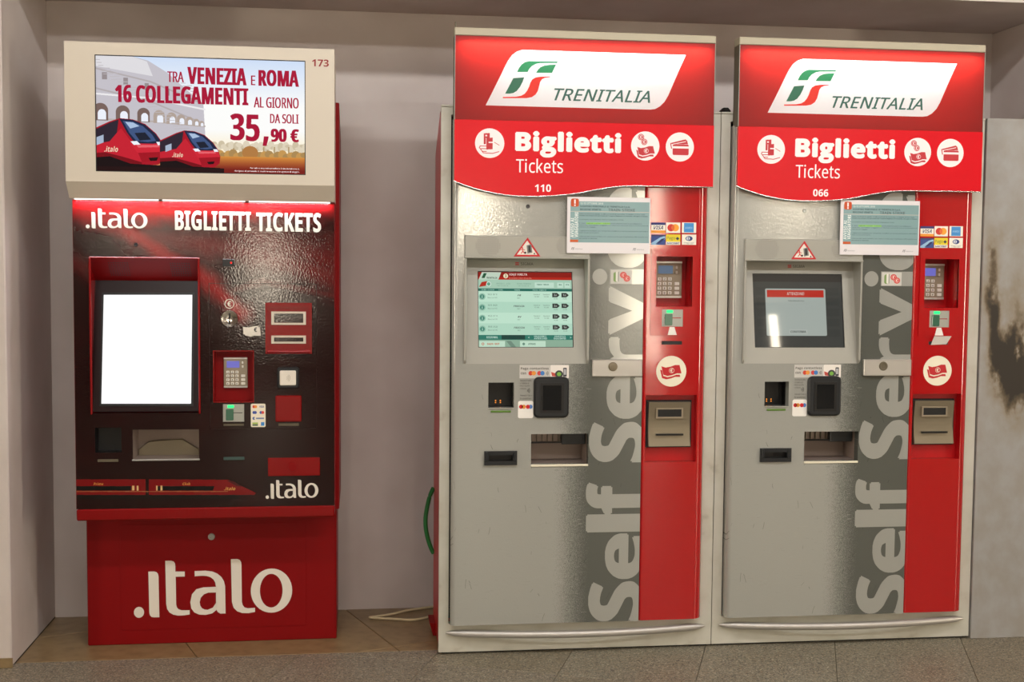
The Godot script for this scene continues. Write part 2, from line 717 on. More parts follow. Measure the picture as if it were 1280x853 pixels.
# ---------------------------------------------------------------- the room
func clip_tiles(parent: Node, area: PackedVector2Array, angle: float, size: Vector2, start: Vector2, y0: float, kinds: Array, gap: float) -> void:
	var rng := RandomNumberGenerator.new()
	rng.seed = 7
	for i in range(-14, 15):
		for j in range(-14, 15):
			var q := PackedVector2Array()
			for k in [[0.0, 0.0], [1.0, 0.0], [1.0, 1.0], [0.0, 1.0]]:
				var p := Vector2((i + k[0]) * size.x + (gap if k[0] == 0.0 else -gap), (j + k[1]) * size.y + (gap if k[1] == 0.0 else -gap))
				q.append(start + p.rotated(angle))
			var kind: String = kinds[rng.randi() % kinds.size()]
			for got in Geometry2D.intersect_polygons(q, area):
				if got.size() < 3:
					continue
				var sum := 0.0
				for k in got.size():
					sum += got[k].cross(got[(k + 1) % got.size()])
				if absf(sum) < 0.002:
					continue
				# lying on the floor: plan (x, z) is drawn as an upright outline, then laid down
				var sh := Shape.new()
				sh.x = Transform3D(Basis(Vector3.RIGHT, -PI / 2.0), Vector3.ZERO)
				var up := PackedVector2Array()
				for p in got:
					up.append(Vector2(p.x, -p.y))
				sh.prism(up, y0, 0.0, 0.0012)
				part(parent, "tile", sh, M[kind])


func build_room() -> void:
	var floor_ := structure("floor", Shape.new().box(Vector3(-6, -0.15, WALL_Z - 0.15), Vector3(6, -0.008, HALL_Z)), M.joint, "speckled granite tile floor with dark joints")
	org = Vector3.ZERO
	# hall floor in front of the niche; joints run 21 degrees off the wall's square
	var front := PackedVector2Array([Vector2(-3.0, -0.048), Vector2(3.4, -0.048), Vector2(3.4, 1.2), Vector2(-3.0, 1.2)])
	clip_tiles(floor_, front, deg_to_rad(21.0), Vector2(0.415, 0.83), Vector2(-0.037, 0.075), -0.008, ["granite_0", "granite_1", "granite_2"], 0.0007)
	var far := Shape.new()
	far.box(Vector3(-6, -0.008, 1.2), Vector3(6, 0, HALL_Z))
	far.box(Vector3(-6, -0.008, -0.048), Vector3(-3.0, 0, 1.2))
	far.box(Vector3(3.4, -0.008, -0.048), Vector3(6, 0, 1.2))
	part(floor_, "paving", far, M.granite_0)
	var niche := PackedVector2Array([Vector2(-1.31, WALL_Z), Vector2(2.11, WALL_Z), Vector2(2.11, -0.05), Vector2(-1.31, -0.05)])
	clip_tiles(floor_, niche, deg_to_rad(-20.0), Vector2(0.60, 0.60), Vector2(-0.137, -0.093), -0.008, ["beige_tile_0", "beige_tile_1", "beige_tile_2"], 0.0012)
	structure("wall_back", Shape.new().box(Vector3(-1.31, -0.008, WALL_Z - 0.15), Vector3(2.11, SOFFIT_Y, WALL_Z)), M.plaster)
	structure("wall_left", Shape.new().box(Vector3(-6, 0, WALL_Z - 0.15), Vector3(-1.31, SOFFIT_Y, -0.008), 0.004), M.plaster, "plain beige pillar wall left of the niche")
	structure("wall_right", Shape.new().box(Vector3(2.11, 0, WALL_Z - 0.15), Vector3(6, SOFFIT_Y, -0.008), 0.004), M.plaster, "plain side wall right of the niche")
	structure("baseboard_left", Shape.new().box(Vector3(-6, 0, -0.008), Vector3(-1.306, 0.03, -0.002), 0.001), M.beige_tile_0)
	structure("ceiling", Shape.new().box(Vector3(-6, SOFFIT_Y, WALL_Z - 0.15), Vector3(6, HALL_H, -0.03)), M.plaster, "plain lintel over the niche")
	structure("ceiling_hall", Shape.new().box(Vector3(-6, HALL_H, -0.2), Vector3(6, HALL_H + 0.15, HALL_Z + 0.15)), M.plaster)
	# the far side of the hall: a wall with tall lit shop windows, which the machines mirror
	var opens := []
	for q in [[-2.6, 1.2, 1.54, 1.66], [-1.32, 0.3, 0.6, 1.66], [0.95, 0.3, 1.5, 2.5], [2.98, 0.17, 0.12, 2.3], [4.8, 0.17, 1.5, 4.3]]:
		opens.append(Rect2(-q[0] - q[1] / 2.0, q[2], q[1], q[3] - q[2]))
	lit_wall("wall_front", Rect2(-6, 0, 12, HALL_H), opens, Transform3D(Basis(Vector3.UP, PI), Vector3(0, 0, HALL_Z)))
	lit_wall("wall_hall_left", Rect2(-HALL_Z, 0, HALL_Z + 0.2, HALL_H), [Rect2(-4.2, 0.3, 0.5, 2.2)], Transform3D(Basis(Vector3.UP, PI / 2.0), Vector3(-6, 0, 0)))
	lit_wall("wall_hall_right", Rect2(-0.2, 0, HALL_Z + 0.2, HALL_H), [Rect2(3.6, 0.3, 0.5, 2.2)], Transform3D(Basis(Vector3.UP, -PI / 2.0), Vector3(6, 0, 0)))


var windows := 0


# a wall of the hall with tall lit shop windows; drawn facing +z, then turned into place
func lit_wall(called: String, r: Rect2, opens: Array, where: Transform3D) -> void:
	var sh := Shape.new()
	sh.x = where
	structure(called, sh.sheet(r, opens, func(_x): return 0.0, 0.12), M.plaster)
	for o in opens:
		windows += 1
		var fs := Shape.new()
		fs.x = where
		var w := structure("window_%d" % windows, fs.ring(o, o.grow(-0.03), -0.06, -0.02), M.casing)
		var ps := Shape.new()
		ps.x = where
		part(w, "lit_window_pane", ps.slab(o.grow(-0.025), -0.05, -0.04), M.shop_light)
		lamp(w, "shop_lamp", where * Vector3(o.get_center().x, o.get_center().y, -0.01), o.grow(-0.04).size, where.basis.z, 0.2, Color(1.0, 0.95, 0.88))


func build_hall_lamps() -> void:
	# battens hang parallel to the niche, their reflectors tipped towards it
	var aim := Vector3(0, -0.55, -0.835).normalized()
	for z in [2.1, 3.9]:
		for x in [-0.9, 0.9, 2.7]:
			var where := Vector3(x, LAMP_Y, z)
			var t := thing("ceiling_lamp", "white fluorescent batten hanging in the hall and tipped towards the ticket machines", "lamp", where, "fluorescent battens hanging in the hall")
			org = where
			var hs := Shape.new()
			hs.x = Transform3D(Basis.looking_at(aim), where)
			part(t, "housing", hs.box(Vector3(-0.62, -0.06, 0.0), Vector3(0.62, 0.06, 0.05), 0.006), M.sign_white)
			for dx in [-0.5, 0.5]:
				part(t, "hanging_rod", Shape.new().tube(PackedVector3Array([Vector3(x + dx, LAMP_Y, z + 0.03), Vector3(x + dx, HALL_H, z + 0.03)]), [0.004], 6), M.steel)
			var ts := Shape.new()
			ts.x = hs.x
			part(t, "tube_light", ts.tube(PackedVector3Array([Vector3(-0.6, 0, -0.025), Vector3(0.6, 0, -0.025)]), [0.02], 10), M.tube_light)
			lamp(t, "lamp_light", where + aim * 0.05, Vector2(1.2, 0.1), aim, LAMP_ENERGY if z < 3.0 else LAMP_ENERGY * 0.75, LAMP_COLOR)


# ---------------------------------------------------------------- the dark red machine
const FACE_Z := -0.05


func logo_point(p: Vector2, r: Rect2) -> Vector2:
	return Vector2(r.position.x + (p.x - 93.0) / 1105.0 * r.size.x, r.end.y - (p.y - 66.0) / 365.0 * r.size.y)


func band(sh: Shape, a: PackedVector2Array, b: PackedVector2Array, z: float) -> void:
	for k in a.size() - 1:
		sh.face(PackedVector2Array([a[k], a[k + 1], b[k + 1]]), z)
		sh.face(PackedVector2Array([a[k], b[k + 1], b[k]]), z)


# the rounded word mark: a dot, then five strokes
func word_mark(r: Rect2, z: float) -> Shape:
	var sh := Shape.new()
	var fit := func(list: Array) -> PackedVector2Array:
		var out := PackedVector2Array()
		for k in range(0, list.size(), 2):
			out.append(logo_point(Vector2(list[k], list[k + 1]), r))
		return out
	var round_ := func(c: Vector2, rx: float, ry: float) -> PackedVector2Array:
		var out := PackedVector2Array()
		for p in oval(c, rx, ry, 40):
			out.append(logo_point(p, r))
		out.append(out[0])
		return out
	var blob: PackedVector2Array = round_.call(Vector2(128, 396), 35.0, 35.0)
	blob.remove_at(40)
	sh.face(blob, z)
	sh.face(fit.call([195, 135, 236, 135, 252, 140, 262, 152, 265, 170, 268, 431, 230, 431, 213, 427, 203, 416, 199, 400]), z)
	sh.face(fit.call([312, 68, 352, 68, 369, 73, 379, 86, 381, 105, 381, 138, 446, 140, 446, 172, 383, 172, 385, 350, 390, 370, 402, 383, 422, 390, 478, 391, 478, 418, 440, 423, 400, 424, 365, 417, 338, 402, 322, 378, 316, 345]), z)
	sh.face(fit.call([515, 138, 590, 137, 635, 143, 672, 157, 700, 180, 718, 207, 726, 240, 728, 418, 692, 418, 675, 408, 662, 388, 662, 243, 657, 215, 645, 195, 625, 180, 598, 172, 570, 170, 515, 172]), z)
	band(sh, fit.call([664, 243, 575, 245, 525, 256, 495, 288, 483, 340, 490, 380, 510, 406, 545, 421, 590, 424, 635, 415, 664, 394]), fit.call([664, 280, 608, 280, 578, 290, 556, 312, 548, 340, 552, 362, 562, 378, 582, 389, 604, 391, 640, 378, 664, 345]), z)
	sh.face(fit.call([768, 66, 812, 66, 829, 72, 839, 86, 841, 105, 843, 345, 849, 367, 862, 382, 885, 388, 935, 386, 935, 413, 890, 420, 845, 418, 810, 406, 785, 382, 773, 345]), z)
	band(sh, round_.call(Vector2(1052, 277), 146.0, 144.0), round_.call(Vector2(1050, 277), 80.0, 110.0), z)
	return sh


func body_print(r: Rect2) -> Image:
	# wine red foil with brighter red swirls; drawn small, then enlarged
	var w := 160
	var h := 194
	var im := blank(w, h, c8(30, 9, 10))
	var nz := FastNoiseLite.new()
	nz.seed = 3
	nz.frequency = 0.022
	var swirls := [
		[[[80, 252], [180, 262], [300, 258], [430, 250]], 15.0, 1.0],
		[[[88, 262], [150, 282], [205, 318], [252, 345], [300, 390]], 9.0, 0.85],
		[[[180, 300], [250, 305], [330, 320], [430, 352]], 14.0, 0.45],
		[[[300, 290], [360, 310], [430, 330]], 18.0, 0.4],
		[[[262, 372], [330, 352], [430, 372]], 4.0, 0.35],
		[[[96, 330], [140, 352], [250, 356]], 10.0, 0.3],
	]
	for y in h:
		for x in w:
			var p := Vector2(r.position.x + (x + 0.5) / w * r.size.x, r.end.y - (y + 0.5) / h * r.size.y)
			var m := 0.0
			for s in swirls:
				var best := INF
				for k in s[0].size() - 1:
					var a := at(s[0][k][0], s[0][k][1], FACE_Z)
					var b := at(s[0][k + 1][0], s[0][k + 1][1], FACE_Z)
					best = minf(best, Geometry2D.get_closest_point_to_segment(p, a, b).distance_to(p))
				var q: float = best / (s[1] * 0.0026) * (1.0 + 0.5 * nz.get_noise_2d(x * 2.0, y * 2.0 + s[1] * 9.0))
				m = maxf(m, s[2] * exp(-q * q * 0.5))
			m = clampf(m + 0.10 * nz.get_noise_2d(x, y), 0.0, 1.0)
			im.set_pixel(x, y, c8(30, 9, 10).lerp(c8(150, 16, 20), m))
	im.resize(1024, 1240, Image.INTERPOLATE_CUBIC)
	var k := func(u: float, v: float) -> Vector2:
		var p := at(u, v, FACE_Z)
		return Vector2((p.x - r.position.x) / r.size.x * 1024.0, (r.end.y - p.y) / r.size.y * 1240.0)
	var fill := func(list: Array, c: Color) -> void:
		var q := PackedVector2Array()
		for p in list:
			q.append(k.call(p[0], p[1]))
		ink(im, q, c)
	# the printed train along the bottom edge
	fill.call([[90, 599.5], [182, 599.5], [182, 619], [90, 619]], c8(116, 14, 18))
	fill.call([[186, 599.5], [285, 600], [300, 607], [320, 616.5], [318, 619], [186, 619]], c8(116, 14, 18))
	fill.call([[90, 608], [164, 608], [164, 613.5], [90, 613.5]], c8(16, 14, 14))
	fill.call([[196, 608], [268, 608], [266, 613.5], [196, 613.5]], c8(16, 14, 14))
	fill.call([[283, 601], [292, 602], [303, 609], [296, 608]], c8(70, 20, 22))
	for q in [[165, 168], [171, 173], [195, 197], [200.5, 203]]:
		fill.call([[q[0], 607.5], [q[1], 607.5], [q[1], 613.5], [q[0], 613.5]], c8(206, 176, 120))
	fill.call([[90, 614.2], [285, 614.2], [285, 615.2], [90, 615.2]], c8(150, 96, 60))
	fill.call([[90, 619], [305, 619], [298, 624], [90, 624]], c8(20, 18, 17))
	for q in [["Prima", 117.0, 603.5, 11.0], ["Club", 228.0, 603.5, 9.0]]:
		var a: Vector2 = k.call(q[1], q[2])
		print_text(im, q[0], a.x, a.y, q[3] * 3.3, 11.0, c8(206, 150, 70), true, false, 0.2)
	var a2: Vector2 = k.call(280.0, 609.0)
	print_text(im, ".italo", a2.x, a2.y, 44.0, 14.0, c8(206, 160, 80), true, false, 0.2)
	return im


func ad_print() -> Image:
	var w := 924
	var h := 528
	var im := blank(w, h, Color.WHITE)
	# sky: pale at right, dusk gold along the ground (a picture of a sunset, shown on a screen)
	for y in h:
		var t := float(y) / h
		var c := c8(206, 222, 246).lerp(c8(252, 252, 250), clampf(t * 2.4, 0, 1))
		c = c.lerp(c8(250, 232, 190), clampf((t - 0.62) * 4.0, 0, 1)).lerp(c8(196, 108, 40), clampf((t - 0.82) * 6.0, 0, 1)).lerp(c8(60, 12, 10), clampf((t - 0.93) * 12.0, 0, 1))
		im.fill_rect(Rect2i(0, y, w, 1), c)
	for k in 46:
		var x := 450.0 + k * 11.0
		ink(im, oval(Vector2(x, 402.0 + 9.0 * sin(k * 1.9)), 15, 15.0 + 7.0 * sin(k * 3.1), 12), c8(222, 210, 186) if k % 3 else c8(206, 192, 164))
	for k in 9:
		block(im, 600.0 + k * 31.0 + 9.0 * sin(k * 2.0), 408.0 - 10.0 * sin(k * 3.3), 606.0 + k * 31.0 + 9.0 * sin(k * 2.0), 450, c8(176, 152, 112))
	for k in 22:
		ink(im, oval(Vector2(500.0 + k * 20.0, 440.0 + 5.0 * sin(k * 2.3)), 20, 18.0 + 5.0 * sin(k * 1.7), 12), c8(170, 136, 84) if k % 2 else c8(196, 150, 84))
	ink(im, oval(Vector2(676, 430), 36, 32, 20), c8(176, 122, 66))
	for y in range(448, h):
		var q := (y - 448.0) / 80.0
		im.fill_rect(Rect2i(470, y, w - 470, 1), c8(214, 142, 62).lerp(c8(120, 30, 22), clampf(q * 1.3, 0, 1)))
	# the round stone building, its rows of arches running off to the right
	var stone := c8(196, 192, 200)
	ink(im, PackedVector2Array([Vector2(0, 0), Vector2(150, 0), Vector2(230, 20), Vector2(310, 70), Vector2(400, 150), Vector2(470, 210), Vector2(478, 360), Vector2(0, 420)]), stone)
	ink(im, PackedVector2Array([Vector2(0, 0), Vector2(150, 0), Vector2(225, 24), Vector2(250, 90), Vector2(0, 50)]), c8(222, 220, 224))
	for row in [[60, 8, 112, 26.0, 34.0], [150, 0, 196, 30.0, 30.0]]:
		line(im, PackedVector2Array([Vector2(0, row[0]), Vector2(240, row[0] + 55), Vector2(470, row[0] + 150)]), 7, c8(178, 170, 172))
	line(im, PackedVector2Array([Vector2(0, 175), Vector2(240, 190), Vector2(475, 235)]), 8, c8(236, 234, 236))
	line(im, PackedVector2Array([Vector2(0, 290), Vector2(240, 295), Vector2(475, 312)]), 8, c8(184, 174, 170))
	var xs := [22.0, 118.0, 208.0, 276.0, 330.0, 372.0, 408.0, 438.0, 462.0]
	for k in xs.size():
		var s := 1.0 - 0.085 * k
		var y0 := 262.0 + k * 5.0
		var ww := 33.0 * s
		var hh := 62.0 * s
		var arch := PackedVector2Array([Vector2(xs[k] - ww, y0 + hh * 0.55), Vector2(xs[k] - ww, y0 - hh * 0.2)])
		arch.append_array(arc(Vector2(xs[k], y0 - hh * 0.2), ww, PI, TAU, 10))
		arch.append(Vector2(xs[k] + ww, y0 + hh * 0.55))
		ink(im, arch, c8(120, 98, 92) if k < 3 else c8(176, 160, 150))
		var inner := PackedVector2Array()
		for p in arch:
			inner.append(Vector2(xs[k] + 6.0 * s + (p.x - xs[k]) * 0.55, y0 + 10.0 * s + (p.y - y0) * 0.6))
		ink(im, inner, c8(236, 240, 250))
	for k in 5:
		block(im, 30.0 + 92.0 * k, 78.0 + 22.0 * k, 52.0 + 90.0 * k, 110.0 + 22.0 * k, c8(150, 140, 142))
	for k in 60:
		var x := fmod(k * 77.0, 420.0)
		block(im, x, 20.0 + fmod(k * 41.0, 220.0) + x * 0.25, x + 22.0, 23.0 + fmod(k * 41.0, 220.0) + x * 0.25, c8(190, 184, 188))
	# two red high-speed trains
	for t in [[0.0, 0.0], [302.0, 44.0]]:
		var o := Vector2(t[0], t[1])
		var f := 1.0 if t[0] == 0.0 else 0.80
		var put := func(list: Array, c: Color) -> void:
			var q := PackedVector2Array()
			for k in range(0, list.size(), 2):
				q.append(Vector2(list[k] * f, 528.0 - (528.0 - list[k + 1]) * f) + Vector2(o.x, 0))
			ink(im, q, c)
		put.call([-30, 345, 60, 300, 105, 284, 160, 288, 215, 308, 262, 350, 290, 392, 302, 430, 298, 470, 270, 492, 150, 500, -30, 500], c8(168, 16, 36))
		put.call([-30, 352, 60, 306, 100, 290, 92, 350, 60, 390, -30, 410], c8(44, 34, 48))
		put.call([60, 390, 92, 350, 110, 330, 150, 385, 182, 440, 198, 482, 120, 460, 40, 440, -30, 446, -30, 412], c8(196, 30, 48))
		put.call([40, 440, 120, 460, 198, 482, 200, 500, -30, 500, -30, 446], c8(120, 8, 22))
		put.call([103, 286, 160, 290, 214, 311, 260, 352, 286, 390, 232, 400, 168, 394, 136, 350], c8(26, 34, 62))
		put.call([118, 296, 160, 298, 205, 318, 244, 354, 262, 384, 226, 390, 176, 386, 146, 350], c8(62, 84, 128))
		put.call([128, 300, 162, 302, 190, 318, 150, 330], c8(170, 192, 222))
		put.call([168, 350, 214, 346, 240, 378, 190, 384], c8(24, 30, 48))
		put.call([0, 374, 34, 360, 34, 396, 0, 410], c8(168, 182, 204))
		put.call([150, 398, 286, 396, 300, 430, 296, 468, 200, 482, 180, 440], c8(206, 36, 54))
		put.call([176, 404, 270, 402, 280, 412, 184, 416], c8(230, 96, 106))
		put.call([182, 440, 300, 432, 296, 468, 200, 482], c8(160, 14, 32))
		put.call([150, 388, 178, 386, 194, 402, 164, 404], c8(236, 242, 252))
		put.call([262, 388, 284, 388, 292, 402, 270, 404], c8(236, 242, 252))
		put.call([228, 462, 270, 458, 264, 474, 236, 476], c8(30, 4, 10))
		put.call([-30, 466, 60, 458, 150, 490, 300, 496, 330, 540, -30, 540], c8(22, 8, 12))
		print_text(im, ".italo", o.x + 36.0 * f, 528.0 - (528.0 - 412.0) * f, 58.0 * f, 26.0 * f, c8(240, 220, 190), true, false, 0.15)
	block(im, 0, 504, 560, 528, c8(34, 10, 12))
	var red := c8(168, 12, 52)
	for q in [["TRA", 314, 66, 70, 48, false], ["VENEZIA", 403, 42, 256, 78, true], ["E", 682, 74, 17, 44, false], ["ROMA", 716, 46, 176, 74, true], ["16 COLLEGAMENTI", 88, 132, 578, 80, true], ["AL GIORNO", 694, 172, 198, 48, false], ["35", 590, 250, 126, 126, true], [",", 734, 352, 22, 44, true], ["DA SOLI", 766, 248, 126, 42, false], ["90 €", 770, 316, 122, 60, true]]:
		print_text(im, q[0], q[1], q[2], q[3], q[4], red, q[5], false, 0.0, 2.5 if q[5] else 1.2)
	print_text(im, "Per info e acquisti consultare il sito italotreno.it,", 676, 496, 220, 9, Color.WHITE)
	print_text(im, "rivolgersi al personale di stazione oppure alle agenzie di viaggio.", 606, 510, 290, 9, Color.WHITE)
	return im


func keypad(parent: Node, r: Rect2, z: float, display: StandardMaterial3D) -> void:
	var pad := part(parent, "keypad", Shape.new().prism(rounded(r, 0.004), z - 0.012, z, 0.0015), M.keypad_case, "bronze coloured pin pad")
	var w := r.size.x
	var h := r.size.y
	var sub := func(x0: float, y0: float, x1: float, y1: float) -> Rect2:
		return Rect2(r.position.x + x0 * w, r.end.y - y1 * h, (x1 - x0) * w, (y1 - y0) * h)
	for y in [0.0, 0.94]:
		part(pad, "end_strip", Shape.new().slab(sub.call(0.0, y, 1.0, y + 0.06), z - 0.002, z + 0.002, 0.001), M.aluminium)
	part(pad, "display_screen", Shape.new().rect(sub.call(0.13, 0.12, 0.66, 0.34), z + 0.0008), display)
	var keys := Shape.new()
	for j in 4:
		for i in 3:
			keys.slab(sub.call(0.11 + 0.19 * i, 0.44 + 0.125 * j, 0.11 + 0.19 * i + 0.13, 0.44 + 0.125 * j + 0.085), z - 0.001, z + 0.003, 0.001)
		if j > 0:
			keys.slab(sub.call(0.73, 0.44 + 0.125 * j, 0.9, 0.44 + 0.125 * j + 0.085), z - 0.001, z + 0.003, 0.001)
	for y in [0.13, 0.26]:
		keys.slab(sub.call(0.76, y, 0.83, y + 0.08), z - 0.001, z + 0.003, 0.001)
	part(pad, "keys", keys, M.key_cap)
	var digits := Shape.new()
	for k in 12:
		write(digits, ["1", "2", "3", "4", "5", "6", "7", "8", "9", "*", "0", "#"][k], sub.call(0.15 + 0.19 * (k % 3), 0.455 + 0.125 * (k / 3), 0.20 + 0.19 * (k % 3), 0.51 + 0.125 * (k / 3)), z + 0.0033)
	part(pad, "lettering", digits, M.ink_dark)


func card_reader(parent: Node, r: Rect2, z: float) -> void:
	var slot := Rect2(r.position.x + r.size.x * 0.12, r.position.y + r.size.y * 0.48, r.size.x * 0.80, r.size.y * 0.05)
	var b := part(parent, "card_reader", Shape.new().sheet(r, [slot], func(_x): return z, 0.012), M.steel, "steel card reader with a green lamp")
	part(b, "card_slot", Shape.new().recess(slot, z - 0.01, z), M.black_inner)
	part(b, "green_light", Shape.new().slab(Rect2(r.position.x + r.size.x * 0.22, r.position.y + r.size.y * 0.80, r.size.x * 0.30, r.size.y * 0.16), z, z + 0.003, 0.001), M.green_light)
	part(b, "finger_notch", Shape.new().prism(rounded(Rect2(r.position.x + r.size.x * 0.14, r.position.y + r.size.y * 0.08, r.size.x * 0.36, r.size.y * 0.66), 0.003), z, z + 0.004, 0.001), M.green_glass)


func dark_red_machine() -> void:
	var z := FACE_Z
	var where := Vector3(-0.726, 0, -0.34)
	var t := thing("ticket_machine", "dark red ticket machine with a blank white touch screen and an advertising monitor on top", "ticket machine", where)
	org = where
	var gg := mat("green_glass", c8(58, 104, 82), 0.15)
	gg.metallic_specular = 0.6
	# base and rear cabinet
	part(t, "base", Shape.new().box(Vector3(-1.126, 0, -0.5), Vector3(-0.326, 0.445, -0.2), 0.003), M.machine_red)
	var door := span(150, 657, 383, 782, -0.2)
	var dr := part(t, "base_door", Shape.new().slab(door, -0.2, -0.1988, 0.0006), M.machine_red)
	part(dr, "word_mark", word_mark(span(166.7, 701.9, 365.3, 767.5, -0.198), -0.198), M.print_cream, "large cream word mark with a dot before it")
	part(dr, "lock", Shape.new().turned(at(264.5, 671, -0.2), [Vector2(0.011, -0.2), Vector2(0.011, -0.195), Vector2(0.009, -0.193), Vector2(0.004, -0.193), Vector2(0.0035, -0.196), Vector2(0, -0.196)]), M.steel)
	var rear := Shape.new()
	rear.x = Transform3D(Basis(Vector3.UP, PI / 2.0), Vector3.ZERO)      # outline in (-z, y), thickness along x
	rear.prism(PackedVector2Array([Vector2(0.50, 0.445), Vector2(0.50, 1.68), Vector2(0.16, 1.765), Vector2(0.16, 0.445)]), -1.122, -0.3165, 0.002)
	part(t, "rear_cabinet", rear, M.machine_red)
	var fr := Rect2(-1.1215, 0.480, 0.7915, 0.956)
	# face, with the openings cut out
	var hood := span(111, 322, 251, 516, z)
	var tray := span(165.5, 537.5, 249, 574, z)
	var scan := span(118.5, 535, 152, 566, z)
	var bill_a := span(342.5, 392, 380, 403.5, z)
	var pad_r := span(267.5, 439.5, 316.5, 502, z)
	var m := paper("body_foil", body_print(fr), 0.09)
	m.metallic_specular = 0.45
	m.normal_enabled = true
	m.normal_texture = noise_tex(0.10, 72, 1024, true, 3.0, null, FastNoiseLite.TYPE_SIMPLEX_SMOOTH, 3)
	m.normal_scale = 0.05
	var body := Shape.new()
	body.uvr = fr
	var face_ := part(t, "front_panel", body.sheet(fr, [hood, tray, scan, pad_r], func(_x): return z, 0.006), m, "wine red printed front panel with red swirls")
	part(t, "lower_lip", Shape.new().box(Vector3(-1.1215, 0.443, -0.13), Vector3(-0.329, 0.479, z + 0.004), 0.004), M.machine_red_gloss)
	for x in [-1.1225, -0.332]:
		part(t, "side_panel", Shape.new().box(Vector3(x, 0.479, -0.17), Vector3(x + 0.003, 1.436, z - 0.001)), M.machine_red)
	# screen hood: a box sunk into the face, its floor leaning back
	var top := at(180, 351, -0.13).y
	var a := hood.position
	var b := hood.end
	var foot := a.y + 0.004
	part(t, "hood_top", flat_quad(Vector3(a.x, b.y, z), Vector3(b.x, b.y, z), Vector3(b.x, top, -0.135), Vector3(a.x, top, -0.135), Vector3(0, -1, 1)), M.machine_red)
	for q in [[a.x, 1.0], [b.x, -1.0]]:
		var sub := Shape.new()
		var sn := Vector3(q[1], 0, 0)
		sub.tri(Vector3(q[0], b.y, z), Vector3(q[0], top, -0.135), Vector3(q[0], foot, z), sn, sn, sn)
		part(t, "hood_side", sub, M.machine_red_gloss)
	for x in [a.x, b.x - 0.006]:
		part(t, "hood_fin", Shape.new().box(Vector3(x, a.y - 0.004, z - 0.004), Vector3(x + 0.006, b.y, z + 0.007), 0.002), M.machine_red_gloss)
	part(t, "hood_rim", Shape.new().box(Vector3(a.x, b.y - 0.003, z - 0.004), Vector3(b.x, b.y + 0.003, z + 0.004), 0.002), M.machine_red_gloss)
	part(t, "screen_surround", flat_quad(Vector3(a.x, foot, z), Vector3(b.x, foot, z), Vector3(b.x, top, -0.135), Vector3(a.x, top, -0.135), Vector3(0, 0, 1)), M.machine_dark)
	# the leaning screen: where its four corner rays meet the surround
	var lean := (z + 0.135) / (foot - top)
	var cs := []
	for q in [[127.0, 505.0], [239.0, 505.0], [240.5, 369.0], [130.0, 369.0]]:
		var zz := z
		for k in 6:
			zz = z + (at(q[0], q[1], zz).y - foot) * lean
		var p := at(q[0], q[1], zz)
		cs.append(Vector3(p.x, p.y, zz))
	var nn: Vector3 = (cs[1] - cs[0]).cross(cs[3] - cs[0]).normalized()
	var mid: Vector3 = (cs[0] + cs[1] + cs[2] + cs[3]) / 4.0
	var bz := Shape.new()
	var big := []
	for q in cs:
		big.append(mid + (q - mid) * 1.045 + nn * 0.002)
	bz.quad(big[0], big[1], big[2], big[3], nn)
	for k in 4:
		bz.flat(big[k], big[(k + 1) % 4], big[(k + 1) % 4] - nn * 0.004, big[k] - nn * 0.004, (big[k] + big[(k + 1) % 4]) / 2.0 - mid)
	part(t, "screen_bezel", bz, M.black_inner)
	var up := nn * 0.0035
	part(t, "touch_screen", flat_quad(cs[0] + up, cs[1] + up, cs[2] + up, cs[3] + up, nn), M.white_display, "blank white lit touch screen")
	lamp(t, "screen_light", mid + nn * 0.008, Vector2(0.27, 0.33), nn, 0.012, Color.WHITE)
	for s in [0.16, 0.72]:
		var grille := Shape.new()
		for i in 9:
			for j in 7:
				var gx := lerpf(a.x, b.x, s) + i * 0.007
				var f := 0.2 + j * 0.09
				grille.flat(Vector3(gx, lerpf(b.y, top, f), lerpf(z, -0.135, f) + 0.0015), Vector3(gx + 0.003, lerpf(b.y, top, f), lerpf(z, -0.135, f) + 0.0015), Vector3(gx + 0.003, lerpf(b.y, top, f + 0.04), lerpf(z, -0.135, f + 0.04) + 0.0015), Vector3(gx, lerpf(b.y, top, f + 0.04), lerpf(z, -0.135, f + 0.04) + 0.0015), Vector3(0, 0, 1))
		part(t, "speaker_grille", grille, M.black_inner)
	# lettering on the face
	part(face_, "word_mark", word_mark(span(107, 260.5, 184.5, 286.5, z), z + 0.001), M.print_white)
	part(face_, "word_mark", word_mark(span(332, 600.5, 398, 623, z), z + 0.001), M.print_cream)
	var wr := span(219, 263.5, 401, 289.5, z)
	var lt := Shape.new()
	write(lt, "BIGLIETTI", Rect2(wr.position.x, wr.position.y, wr.size.x * 0.515, wr.size.y), z + 0.001, true, 0.0, 0.0009)
	write(lt, "TICKETS", Rect2(wr.position.x + wr.size.x * 0.555, wr.position.y - 0.002, wr.size.x * 0.445, wr.size.y), z + 0.001, true, 0.0, 0.0009)
	part(face_, "lettering", lt, M.print_white)
	# small fittings
	part(face_, "peep_hole", Shape.new().turned(at(170, 306, z), [Vector2(0.006, z), Vector2(0.005, z + 0.002), Vector2(0, z + 0.001)]), M.black_plastic)
	var se := part(face_, "sensor", Shape.new().prism(rounded(span(278.5, 324, 293, 333, z), 0.002), z - 0.002, z + 0.003, 0.001), M.black_plastic)
	part(se, "red_light", Shape.new().turned(at(289, 328.7, z), [Vector2(0.003, z + 0.003), Vector2(0.002, z + 0.005), Vector2(0, z + 0.0055)], 10), M.red_light)
	var eu := Shape.new()
	var ec := at(286.8, 380, z)
	var ring_a := oval(ec, 0.0150, 0.0150, 32)
	var ring_b := oval(ec, 0.0128, 0.0128, 32)
	ring_a.append(ring_a[0])
	ring_b.append(ring_b[0])
	band(eu, ring_a, ring_b, z + 0.001)
	write(eu, "€", Rect2(ec - Vector2(0.006, 0.0085), Vector2(0.012, 0.017)), z + 0.001)
